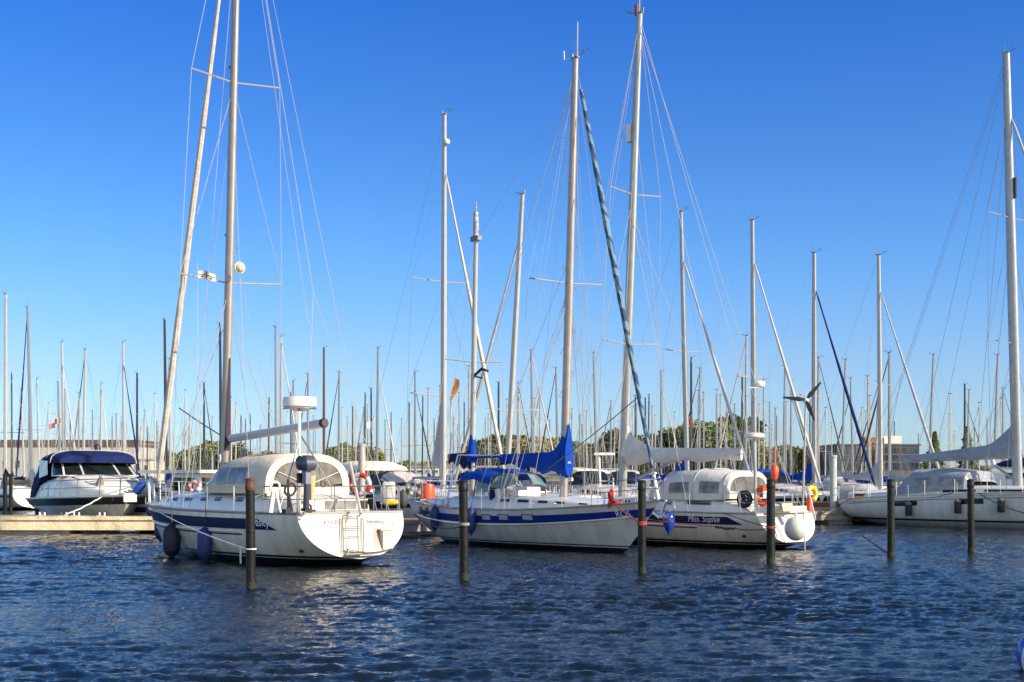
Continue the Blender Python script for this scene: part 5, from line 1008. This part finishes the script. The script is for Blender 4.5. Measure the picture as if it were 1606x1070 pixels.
# every mast that can be told apart: foot px, top row, height, heading, label, options
ROWS = [
 (8, 462, 15.5, 1, 'yacht whose white mast is the leftmost in the picture', dict(ptop=9, mast='w', furl=None, cover='n')),
 (50, 480, 15.5, 1, 'yacht with tall mast and dark furled sail, second tall mast from the left edge', dict(ptop=43, furl='b', cover='w')),
 (38, 610, 12.5, -1, 'low yacht with thin pale mast between the two leftmost tall masts', dict(ptop=33, mast='w', furl=None)),
 (62, 594, 13, -1, 'yacht with plain white mast just right of the mast with dark furled sail', dict(ptop=58, mast='w', furl=None)),
 (101, 536, 14, -1, 'yacht with white furled sail slanting right, above the left end of the navy canopy', dict(ptop=97, mast='w', furl='w')),
 (94, 600, 12, 1, 'yacht with thin mast close left of the pair above the navy canopy', dict(ptop=91, furl=None)),
 (130, 550, 13.5, 1, 'yacht with dark blue furled sail slanting left, above the middle of the navy canopy', dict(ptop=134, mast='w', furl='b')),
 (157, 603, 12.5, -1, 'yacht with pale furled sail slanting right, above the right end of the navy canopy', dict(ptop=159, mast='w', furl='w')),
 (145, 645, 11, 1, 'small yacht with low mast above the cruiser windscreen', dict(furl=None)),
 (176, 655, 11, -1, 'small yacht with low thin mast just left of the mast with two dark stays', dict(furl=None)),
 (184, 650, 11.5, -1, 'small yacht with low mast touching the mast with dark furled sail right of the cruiser', dict(ptop=182, furl='w')),
 (195, 537, 14.5, -1, 'yacht with dark furled sail slanting right, tallest mast right of the cruiser canopy', dict(ptop=193, mast='w', furl='b', cover='r')),
 (215, 586, 12.5, 1, 'yacht with nearly black mast between the cruiser and the bow of the nearest yacht', dict(mast='k', furl=None, cover='n')),
 (224, 645, 11.5, 1, 'small yacht with pale slanting stay right of the nearly black mast', dict(ptop=227, mast='w', furl='w')),
 (231, 670, 10.5, -1, 'small yacht with dark stub mast above the right end of the cruiser', dict(mast='k', furl=None)),
 (246, 662, 11, -1, 'small yacht with bare mast just left of the tall black mast', dict(furl=None)),
 (261, 501, 15, 1, 'yacht with tall black mast left of the furled headsail of the nearest yacht', dict(ptop=258, mast='k', furl=None, cover='b', sp=((.3, .9),))),
 (267, 563, 13.5, 1, 'yacht with thin pale mast directly right of the tall black mast', dict(ptop=266, mast='w', furl='w')),
 (296, 650, 11.5, 1, 'small yacht with mast seen just right of the foot of the nearest headsail', dict(ptop=298, mast='w', furl='w')),
 (320, 601, 13, -1, 'yacht with dark mast and dark stay between the nearest headsail and mast', dict(mast='k', furl='k')),
 (333, 655, 11, -1, 'small yacht with pale mast left of the foot of the nearest mast', dict(mast='w', furl=None)),
 (347, 507, 15, 1, 'yacht with dark mast touching the left side of the nearest mast', dict(ptop=345, mast='k', furl=None)),
 (378, 653, 11.5, 1, 'small yacht with black mast just right of the nearest mast', dict(mast='k', furl=None)),
 (408, 668, 11, -1, 'small yacht with thin mast above the nearest grey boom', dict(furl=None)),
 (421, 625, 12, 1, 'yacht with brownish mast left of the two masts over the radar dome', dict(ptop=422, mast='n', furl=None)),
 (433, 513, 14.5, 1, 'yacht with slim mast and camera like light, left one of the pair over the radar dome', dict(ptop=432, mast='a', furl=None, r=.09)),
 (441, 528, 14.5, -1, 'yacht with thick white furled part near the masthead, right one of the pair over the radar dome', dict(ptop=441, mast='w', furl='w')),
 (460, 598, 12, -1, 'yacht with thin mast just left of the radar dome', dict(mast='a', furl=None)),
 (483, 587, 13, 1, 'yacht with mast rising directly behind the radar dome', dict(mast='a', furl='k')),
 (508, 546, 14, -1, 'yacht with reddish brown mast touching the end of the nearest boom', dict(mast='n', furl=None, cover='n')),
 (531, 584, 13, 1, 'yacht with grey mast just right of the nearest boom end', dict(ptop=532, mast='a', furl='k')),
 (553, 638, 12, 1, 'yacht with two toned mast left of the steel dock post', dict(mast='n', furl=None)),
 (545, 655, 11.5, 1, 'small yacht with pale mast just left of the two toned mast by the dock post', dict(mast='w', furl=None)),
 (571, 639, 12, 1, 'yacht with slanting dark stay directly above the steel dock post', dict(furl='k')),
 (583, 609, 13, 1, 'yacht with dark slim mast just right of the steel dock post', dict(ptop=582, mast='k', furl=None)),
 (591, 546, 14.5, -1, 'yacht with pale mast and long stay slanting right, above the cream bimini', dict(ptop=593, mast='a', furl='w')),
 (604, 660, 11.5, -1, 'small yacht with thin mast above the right part of the cream bimini', dict(furl=None)),
 (630, 658, 11.5, 1, 'small yacht with thin mast halfway between bimini and tall mast with brown flag', dict(furl=None, mast='w')),
 (643, 635, 12, -1, 'yacht with pale thin mast left of the mast with the dark slanting stay', dict(furl=None, mast='w')),
 (651, 584, 13, -1, 'yacht with dark furled stay slanting right, left of the tall mast with brown flag', dict(furl='k', mast='a')),
 (671, 610, 12.5, 1, 'yacht with slim mast left of the grey storm sail', dict(ptop=672, furl=None, mast='w')),
 (711, 655, 11.5, 1, 'small yacht with short mast just right of the tall mast with brown flag', dict(furl=None)),
 (718, 668, 11, 1, 'small yacht with very short mast left of the blue mizzen cover', dict(furl=None)),
 (735, 575, 14, 1, 'yacht whose mast touches the left side of the ketch mizzen mast', dict(ptop=736, furl=None, mast='w')),
 (766, 650, 12, -1, 'small yacht with pale mast right of the blue mizzen cover', dict(furl=None, mast='w')),
 (782, 600, 12.5, 1, 'yacht with plain black mast right of the ketch mizzen', dict(mast='k', furl=None)),
 (811, 601, 13, -1, 'yacht with slim pale mast just right of the strongly leaning mast', dict(ptop=813, furl='k', mast='w')),
 (836, 549, 14.5, -1, 'yacht with mast and white furled sail midway between leaning mast and ketch main mast', dict(ptop=833, furl='w')),
 (847, 613, 12.5, 1, 'yacht with pale thick mast left of the peak of the blue sail cover', dict(furl='k', mast='w')),
 (862, 660, 11, -1, 'small yacht with thin mast close left of the peak of the blue sail cover', dict(furl=None)),
 (875, 577, 13.5, 1, 'yacht whose mast stands just left of the ketch main mast', dict(ptop=872, furl='k', mast='a')),
 (909, 652, 11.5, -1, 'small yacht with thin mast immediately right of the ketch main mast', dict(furl=None)),
 (920, 645, 11.5, 1, 'small yacht with pale mast, second right of the ketch main mast', dict(furl=None, mast='w')),
 (936, 553, 14.5, 1, 'yacht with dark sided mast between the ketch main mast and the lamp pedestal', dict(ptop=931, mast='a', furl=None)),
 (927, 670, 11, -1, 'small yacht with low mast left of the lamp pedestal', dict(furl=None)),
 (958, 630, 12, 1, 'yacht with dark stay slanting left, above the lamp pedestal', dict(furl='k')),
 (996, 633, 12.5, -1, 'yacht with thin mast between the grey mast foot and the blue white furled sail', dict(furl=None)),
 (1012, 625, 12.5, 1, 'yacht with dark mast just right of the blue white furled sail', dict(furl=None, mast='k')),
 (1023, 638, 12, -1, 'small yacht with thin pale mast above the left part of the grey boom cover', dict(furl=None, mast='w')),
 (1037, 583, 13.5, -1, 'yacht with white stay slanting right, above the middle of the grey boom cover', dict(furl='w', mast='a')),
 (1084, 561, 14, -1, 'yacht with dark mast and small red flag above the grey boom cover', dict(furl=None, mast='k')),
 (1096, 578, 13.5, 1, 'yacht with grey mast right of the small red flag', dict(ptop=1098, furl='k')),
 (1124, 612, 12.5, 1, 'yacht, left one of two close low masts above the boom end of Miss Sophie', dict(furl=None)),
 (1130, 620, 12.5, -1, 'yacht, right one of two close low masts above the boom end of Miss Sophie', dict(furl=None, mast='w')),
 (1152, 635, 12, 1, 'small yacht with mast between the boom end of Miss Sophie and the black mast', dict(furl=None)),
 (1164, 593, 12.5, 1, 'yacht with plain black mast above the hood of Miss Sophie', dict(furl=None, mast='k')),
 (1169, 527, 14.5, 1, 'yacht with pale furled sail slanting left, just left of the mast with round radar', dict(ptop=1171, furl='w', mast='w')),
 (1198, 596, 13, -1, 'yacht with pale mast just right of the mast with round radar', dict(furl=None, mast='w')),
 (1207, 632, 12, 1, 'small yacht with low mast above the third rail of Miss Sophie', dict(furl=None)),
 (1216, 641, 11.5, -1, 'small yacht with low mast above the orange float', dict(furl=None, cover='r')),
 (1229, 575, 14, 1, 'yacht with mast between the orange float and the wind generator', dict(ptop=1231, furl=None, cover='r')),
 (1240, 598, 13, -1, 'yacht with mast close left of the wind generator blades', dict(ptop=1241, furl='k')),
 (1270, 668, 11, 1, 'small yacht with low mast under the wind generator', dict(furl=None)),
 (1281, 561, 14, -1, 'yacht with slim mast touching the right side of the mast behind the wind generator', dict(ptop=1284, furl='k')),
 (1320, 565, 14, 1, 'yacht with mast over the pale green dock post, left of the dark blue slanting sail', dict(ptop=1326, furl=None, cover='g')),
 (1338, 593, 13, 1, 'yacht with thin mast above the left part of the glass office building', dict(ptop=1334, furl='k')),
 (1363, 590, 13, 1, 'yacht with pale mast above the tree before the glass office building', dict(ptop=1361, furl=None, mast='w')),
 (1373, 600, 12.5, 1, 'yacht with slanted pale mast beside the mast with grey furled sail', dict(ptop=1378, furl='k', mast='w')),
 (1457, 557, 14, 1, 'yacht with lone grey mast above the spruce right of the glass building', dict(ptop=1464, furl=None)),
 (1513, 603, 13, -1, 'yacht with dark mast and dark stay slanting right, above the grey boom cover', dict(furl='k', mast='k')),
 (1516, 612, 12.5, 1, 'yacht with thin slanted mast crossing the dark mast above the grey boom cover', dict(ptop=1520, furl=None)),
 (1559, 557, 14.5, 1, 'yacht with grey mast and small radar box left of the rightmost mast', dict(ptop=1565, furl=None, mast='a', r=.13)),
 (1573, 609, 13, -1, 'yacht with short grey mast just left of the rightmost mast', dict(furl='k')),
]
for px, yt, Hm, hd, lab, kw in ROWS:
    kw = dict(kw); kw.setdefault('cover', random.choice('bbngw')); kw.setdefault('hood', random.choice('bngw'))
    kw.setdefault('hullc', random.choice([0, 0, 0, 1, 2, 0, 3]))
    lab = lab if len(lab.split()) <= 16 else ' '.join(lab.split()[:16])
    dd = (Hm - HC) * F / (HY - yt); yacht(px, yt, Hm, hd, lab, lvl=1, group=GR, **kw)
# the farthest rows: small boats that nothing tells apart, copies of four prototypes
protos = []
FARL = 'small distant sailboat with thin bare mast in the farthest rows before the trees'
FARG = 'small sailboats in the farthest rows'
rf = random.Random(11); st_ = random.getstate(); random.seed(3)
specs = [('a', 'w', 'b', 0), ('w', None, 'g', 0), ('k', None, 'n', 1), ('a', None, 'w', 2), ('w', 'w', 'b', 3)]
def tree_copy(o, parent=None):
    c = o.copy(); COL.objects.link(c); c.parent = parent
    for ch in list(o.children): tree_copy(ch, c)
    return c
fars = []
for i in range(112):
    px = -10 + 1626 * (i + rf.uniform(-.9, 1.9)) / 112; hm = rf.uniform(8.5, 13); d = rf.choice((112, 150, 185, 215, 240)) + rf.uniform(-6, 6)
    if 1290 < px < 1440 and rf.random() < .4: continue
    if d < 130: hm = rf.uniform(8, 9.5)
    fars.append((px, hm, d, rf.randrange(5), rf.choice((1, -1))))
for i, (ma, fu, co, hc) in enumerate(specs):
    px, hm, d, k, hd = fars[i]; b, *_ = yacht(px, 0, 11.0, hd, FARL, mast=ma, furl=fu, cover=co, hullc=hc, lvl=0, d=d, group=FARG); protos.append(b.e)
for px, hm, d, k, hd in fars[5:]:
    c = tree_copy(protos[k]); h = H0 * hd; s = hm / 11.0; X = (px - CX) / F * d
    c.location = Vector((X, d, 0)) - h * (11 * .76 * .6 * s); c.rotation_euler = (rf.uniform(-.012, .012), rf.uniform(-.012, .012), math.atan2(h.y, h.x)); c.scale = (s, s, s)
random.setstate(st_)
# ================================================================ SHORE: trees and buildings
def leafmat(name, c1, c2):
    m = bpy.data.materials.new(name); m.use_nodes = True; t = m.node_tree; b = t.nodes['Principled BSDF']; b.inputs['Roughness'].default_value = .7; b.inputs['Specular IOR Level'].default_value = .2
    g = t.nodes.new('ShaderNodeTexCoord'); n = t.nodes.new('ShaderNodeTexNoise'); n.inputs['Scale'].default_value = .5; n.inputs['Detail'].default_value = 4
    rp = t.nodes.new('ShaderNodeValToRGB'); rp.color_ramp.elements[0].position = .35; rp.color_ramp.elements[0].color = (*c1, 1); rp.color_ramp.elements[1].position = .65; rp.color_ramp.elements[1].color = (*c2, 1)
    t.links.new(g.outputs['Object'], n.inputs[0]); t.links.new(n.outputs[0], rp.inputs[0]); t.links.new(rp.outputs[0], b.inputs['Base Color']); return m
LEAF = [leafmat('dark green leaves', (.07, .10, .022), (.16, .19, .04)), leafmat('olive leaves', (.15, .15, .03), (.32, .26, .05)), leafmat('autumn leaves', (.22, .12, .025), (.42, .20, .04)), leafmat('spruce needles', (.05, .08, .03), (.13, .17, .04))]
BARK = mat('tree bark', (.09, .07, .05), .9, var=.2)
def crown_mesh(hh, w, n, seed, conical=False, leaf=.42):
    rg = random.Random(seed); mb = MB(); lobes = []
    if not conical:
        for k in range(11):
            a = rg.uniform(0, 6.28); rr = w * rg.uniform(.1, .62); lobes.append((Vector((rr * math.cos(a), rr * math.sin(a), hh * rg.uniform(.30, .86))), w * rg.uniform(.30, .50)))
    for i in range(n):
        if conical:
            t = rg.random() ** 1.3; z = hh * (.08 + .92 * t); tier = .75 + .25 * math.sin(t * 34); rr = w * (1 - t) * tier * rg.uniform(.35, 1.0) + .05; a = rg.uniform(0, 6.28); p = Vector((rr * math.cos(a), rr * math.sin(a), z - rr * .25))
        else:
            c, r_ = rg.choice(lobes); v = Vector((rg.gauss(0, 1), rg.gauss(0, 1), rg.gauss(0, 1))).normalized(); p = c + v * r_ * rg.uniform(.70, 1.05); p.z = max(hh * .14, p.z)
        u = Vector((rg.gauss(0, 1), rg.gauss(0, 1), rg.gauss(0, .7))).normalized(); v = u.orthogonal().normalized(); s = leaf * rg.uniform(.6, 1.3)
        mb.add([p + u * s, p + v * s * .7, p - u * s, p - v * s * .7], [(0, 1, 2, 3)])
    return mb
def make_tree(name, hh, w, n, seed, lm, conical=False, label='', cat='tree', group=None, leaf=.42):
    e = empty(name, (0, 0, 0), 0, label, cat, group); mb = MB(); mb.tube([(0, 0, 0), (.1, 0, hh * .35), (0, .1, hh * .8)], [hh * .028, hh * .02, hh * .006], 7)
    if not conical:
        for k in range(5): a = k * 1.3; mb.tube([(0, 0, hh * (.25 + .08 * k)), (w * .5 * math.cos(a), w * .5 * math.sin(a), hh * (.5 + .07 * k))], [hh * .012, hh * .004], 5)
    mb.build('trunk', BARK, e); m = crown_mesh(hh, w, n, seed, conical, leaf); me = m
    o = bpy.data.objects.new('crown', bpy.data.meshes.new('crown')); o.data.from_pydata(m.v, [], m.f); o.data.materials.append(lm); COL.objects.link(o); o.parent = e; return e
TG = 'trees on the far shore'; TL = ['dense dark green tree in the low tree line on the far shore', 'olive green tree in the low tree line on the far shore', 'orange brown autumn tree in the tree line on the far shore']
pr = [make_tree('broadleaf_tree', 10, 5.2, 2600, 1, LEAF[0], label=TL[0], group=TG), make_tree('broadleaf_tree', 9.5, 4.8, 2400, 2, LEAF[1], label=TL[1], group=TG),
      make_tree('broadleaf_tree', 9, 5, 2400, 3, LEAF[0], label=TL[0], group=TG), make_tree('broadleaf_tree', 9, 4.2, 2200, 4, LEAF[2], label=TL[2], group=TG)]
used = set(); rt = random.Random(4); placed = []
def crowd(x0, x1, step, top, kinds, d0=272):
    px = x0
    while px < x1:
        placed.append((px, top(px) if callable(top) else top, rt.choice(kinds), d0 + rt.uniform(-3, 22))); px += step * rt.uniform(.7, 1.3)
crowd(228, 432, 17, lambda p: 702 + 8 * math.sin(p * .05), [0, 0, 2, 1, 3]); crowd(432, 545, 20, 712, [0, 1]); crowd(536, 585, 15, 698, [1, 1, 2]); crowd(585, 770, 26, 722, [0, 1])
crowd(770, 880, 15, lambda p: 686 + 5 * math.sin(p * .2), [1, 1, 0, 2]); crowd(880, 960, 15, 693, [1, 2, 0]); crowd(960, 1090, 17, lambda p: 684 + 8 * math.sin(p * .07), [0, 2, 0, 1]); crowd(1090, 1165, 13, lambda p: 660 + 8 * math.sin(p * .3), [1, 0, 1, 2])
crowd(1165, 1300, 18, 698, [1, 1, 2, 0]); crowd(1300, 1606, 24, 728, [0, 1, 2], 266)
for i, (px, yt, k, d) in enumerate(placed):
    hs = (HC - 1.1 + (HY - yt) / F * d); c = pr[k] if k not in used else tree_copy(pr[k]); used.add(k)
    p = P(px, HY, d); s = hs / [10, 9.5, 9, 9][k]; c.location = (p.x, p.y, 1.1); ws = max(s, .62) * rt.uniform(.9, 1.15); c.scale = (ws, ws, s); c.rotation_euler = (0, 0, rt.uniform(0, 6.28))
for px, yt, d, w, lab, k in ((1466, 678, 236, 3.4, 'conical spruce tree left of the two above the grey boom cover', 3), (1517, 670, 236, 3.3, 'conical spruce tree behind the middle of the grey boom cover', 3), (1371, 684, 228, 2.6, 'narrow orange tree standing before the glass office building', 2)):
    hh = HC - 1.0 + (HY - yt) / F * d; e = make_tree('conifer_tree' if k == 3 else 'autumn_tree', hh, w, 2600, int(px), LEAF[k], conical=(k == 3), label=lab, leaf=.34); p = P(px, HY, d); e.location = (p.x, p.y, 1.0)
def building(name, px0, px1, ytop, d, depth, label, wall, roofm, bands, parapet=.4, cols=None):
    a = P(px0, HY, d); c = P(px1, HY, d); wd = c.x - a.x; zt = HC + (HY - ytop) / F * d; z0 = .8; e = empty(name, ((a.x + c.x) / 2, d + depth / 2, z0), 0, label, 'building')
    MB().box((0, 0, (zt - z0) / 2), (wd, depth, zt - z0)).build('wall', wall, e)
    MB().box((0, 0, zt - z0 + parapet / 2), (wd + .5, depth + .5, parapet)).build('roof', roofm, e)
    for (y0, y1, n, m_, fr) in bands:
        zz0 = HC + (HY - y0) / F * d - z0; zz1 = HC + (HY - y1) / F * d - z0
        for i in range(n):
            ww = wd / n; x = -wd / 2 + ww * (i + .5); f = MB().box((x, -depth / 2 - .04, (zz0 + zz1) / 2), (ww * fr, .14, abs(zz1 - zz0))).build('window_frame', wall, e)
            MB().box((x, -depth / 2 - .10, (zz0 + zz1) / 2), (ww * fr - .2, .08, abs(zz1 - zz0) - .2)).build('pane', m_, f)
    return e, zt - z0, wd
OFFG = mat('office glass', (.03, .045, .07), .12, var=.4, vscale=.4)
building('warehouse', -60, 216, 700, 252, 18, 'long pale warehouse with brown upper storey behind the motor cruiser', mat('pale cladding', (.46, .44, .38), .8, var=.08), mat('brown roof', (.12, .075, .055), .8, var=.2), [(734, 722, 14, OFFG, .35)], 1.2)
building('warehouse_upper', -60, 200, 697, 262, 8, 'dark brown clad upper hall rising behind the pale warehouse', mat('brown cladding', (.13, .085, .065), .8, var=.25, vscale=.6), mat('brown roof', (.12, .075, .055), .8), [(711, 703, 16, GLASS, .6)], .5)
building('shed', 196, 236, 722, 246, 10, 'small pale shed with three dark windows at the right end of the warehouse', mat('cream render', (.60, .54, .42), .85), mat('grey roof', (.30, .29, .28), .8), [(738, 729, 3, GLASS, .5)], .3)
e, zt_, wd_ = building('office_building', 1312, 1442, 699, 250, 20, 'dark glass office building behind the masts right of the pale dock post', mat('slate wall', (.10, .11, .13), .6), mat('slate roof', (.08, .085, .10), .6), [(711, 701, 9, OFFG, .96), (723, 713, 9, OFFG, .96), (737, 725, 9, OFFG, .96)], .3)
MB().box((wd_ * .30, 0, zt_ + 1.3), (3.6, 6, 1.5)).build('roof_plant_room', WHITE, e); MB().box((wd_ * .10, 0, zt_ + 1.0), (3, 6, 1.4)).build('roof_plant_room', MAROON, e); MB().tube([(wd_ * .38, 0, zt_), (wd_ * .38, 0, zt_ + 5)], .1, 5).build('aerial', DARKM, e)
building('low_hall', 640, 790, 733, 258, 14, 'low white hall behind the masts left of the blue sail cover', mat('white cladding', (.55, .55, .53), .8), mat('grey roof', (.30, .29, .28), .8), [(742, 737, 12, GLASS, .6)], .3)
# ================================================================ LINES, BUOY AND SMALL THINGS
def line(p0, p1, label, m, r=.012, sag=.1, wob=0.0, name='mooring_line', n=14):
    o = MB().rope(p0, p1, r, sag, n, wob).build(name, m); tag(o, label, 'rope'); return o
def ringon(i, z, m, label, rr=.105, coils=2):
    mb = MB(); c = PILES[i]
    pr_ = [.10, .105, .10, .118, .112, .107][i]
    for k in range(coils): mb.torus((c.x, c.y, z + k * .028), pr_, .015, (0, .05 * (k - .5), 1), 18, 6)
    o = mb.build('rope_loop', m); tag(o, label, 'rope')
def pz(i, py): return HC - (py - HY) / F * PILES[i].y
a = Vector((PILES[0].x, PILES[0].y, pz(0, 861)))
line(B1.wld(H1.sheerx(9.9, 1, -.03)), a + Vector((-.09, 0, 0)), 'thin white line from the bow of the nearest yacht to the nearest black pile', ROPEW, .013, .10); ringon(0, a.z, ROPEW, 'white rope loop round the nearest black pile', coils=1)
o = MB().rope(P(377, 859, 26.6), P(377.5, 884, 26.6), .018, 0, 4).build('loose_rope_end', ROPEW); tag(o, 'short white rope end hanging beside the nearest black pile', 'rope')
line(B1.wld(H1.sheerx(1.9, 1, -.03)), P(388, 848, 26.6), 'dark teal line running down across the yacht name to the nearest pile', mat('teal rope', (.03, .12, .13), .9), .013, .05, .008)
a = Vector((PILES[1].x, PILES[1].y, pz(1, 821)))
line(B2.wld(H2.sp(-.25, .98, -1, .05)), a, 'pale line from the ketch stern to the second black pile', ROPEW, .014, .08); line(B2.wld(H2.sp(-.1, .93, -1, .05)), a - Vector((0, 0, .06)), 'black line from the ketch stern sagging to the second black pile', ROPEK, .018, .22); ringon(1, a.z - .03, mat('grey rope', (.3, .29, .27), .9), 'grey rope loop round the second black pile', coils=2)
a = Vector((PILES[2].x, PILES[2].y, pz(2, 821)))
line(B2.wld(H2.sheerx(11.2, -1, 0)), a, 'red and white line from the ketch foredeck down to the third pile', ROPER, .022, .05, .006); ringon(2, a.z - .03, ROPER, 'red rope loop wound round the third pile', coils=3)
a = Vector((PILES[3].x, PILES[3].y, pz(3, 828)))
line(B3.wld(H3.sheerx(7.4, 1, -.02)), P(1122, 826, 38.6), 'thin red line running under the name of Miss Sophie', ROPER, .014, .10); line(P(1122, 826, 38.6), P(1153, 829, 37.6), 'dark spring snubber on the line below the name of Miss Sophie', BLACK, .035, .02, .02); line(P(1153, 829, 37.6), a, 'thin dark line from the snubber to the fourth pile', ROPEK, .015, .05)
line(B3.wld(H3.sheerx(1.6, 1, -.02)), a, 'dark line from the stern quarter of Miss Sophie to the fourth pile', ROPEK, .014, .02); ringon(3, a.z, ROPER, 'thin red rope loop round the fourth pile')
line(B4.wld(H4.sheerx(.3, -1, 0)), P(1290, 798, 62), 'black stern line running left from the grey hooded yacht to the pontoon', ROPEK, .035, .1, .01)
line(B4.wld(H4.sheerx(7.0, -1, 0)), P(1640, 812, 42), 'dark line falling right from the deck of the grey hooded yacht', ROPEK, .022, .15)
line(B4.wld(H4.sheerx(.6, -1, 0)), B4.wld(H4.sheerx(6.0, -1, -.05)) + Vector((0, 0, .1)), 'slack dark line along the side of the grey hooded yacht', ROPEK, .012, .3)
p5 = PILES[4]; line(Vector((p5.x, p5.y, .05)), P(1350, 838, 52), 'dark line lying on the water left of the fifth pile', ROPEK, .02, .02)
S5 = lambda q: B5.wld(Vector((q.x * 1.2, q.y * 1.3, q.z)))
line(S5(H5.sheerx(8.2, -1, 0)), P(101, 808, 53.0), 'white bow line of the cruiser to the rusty bollard', ROPEW, .03, .05, .01)
line(S5(H5.sheerx(8.6, -1, 0)), P(161, 810, 53.0), 'thin dark bow line of the cruiser to the pontoon', ROPEK, .014, .05)
line(B1.wld(B1.px(281, 640)), B1.wld(B1.px(345, 682)), 'thin dark line from the furled headsail to the nearest mast', ROPEN, .018, .02)
line(B2.wld(B2.px(1004, 620)), B2.wld(B2.px(860, 735, -1)), 'long dark line from the furled headsail down to the ketch deck', WIRED, .016, .05)
# small dark piles at the far left
for px, yt, d, lab in ((8, 744, 70, 'thin dark pile at the far left edge'), (17, 744, 82, 'thinner dark pile right beside the far left one')):
    p = P(px, HY, d); e = empty('mooring_pile', (p.x, p.y, 0), 0, lab, 'pile'); MB().tube([(0, 0, -1), (0, 0, HC + (HY - yt) / F * d)], .11, 12).build('pile_tube', PILEM, e); MB().lathe((0, 0, HC + (HY - yt) / F * d), [(.12, -.12), (.12, 0), (0, .04)], 12).build('cap', PILEM, e)
e = empty('mooring_buoy', P(1634, 1026, 15.3), 0, 'blue round buoy with pale rim at the lower right corner', 'buoy')
MB().ball((0, 0, 0), .28, 28).build('buoy_body', mat('glossy blue buoy', (.03, .10, .55), .2), e); MB().torus((0, 0, 0), .272, .026, (-.45, 1, .25), 40, 8).build('pale_rim', mat('pale rim', (.55, .58, .60), .3), e)
# flags far off
for px, py, d, m_, lab in ((1084, 656, 95, REDCL, 'small red flag above the grey boom cover of Miss Sophie'), (95, 655, 120, mat('orange flag', (.7, .25, .12), .8), 'small orange flag high in the masts above the cruiser'), (86, 663, 120, mat('red white flag', (.6, .2, .2), .8), 'small red flag just below the orange flag above the cruiser'), (584, 660, 95, OFFW, 'small white flag left of the mast above the cream bimini')):
    e = empty('flag', P(px, py, d), 0, lab, 'flag'); MB().surf(lambda a, c: Vector((-.5 * a, .08 * math.sin(a * 6), -.15 * a - .45 * c)), 0, 1, 6, 0, 1, 4).build('cloth', m_, e); MB().tube([(0, 0, .3), (0, 0, -2)], .01, 4).build('halyard', WIRE, e)
q = P(1190, 603, 67); 
e = empty('mast_radar', q, 0, 'white radar dome on a bracket halfway up the mast above Miss Sophie', 'radar'); MB().lathe((0, 0, 0), [(0, -.12), (.28, -.12), (.32, -.05), (.32, .10), (.25, .16), (0, .17)], 16).build('dome', WHITE, e); MB().box((-.25, 0, -.16), (.5, .12, .06)).build('bracket', STEEL, e)
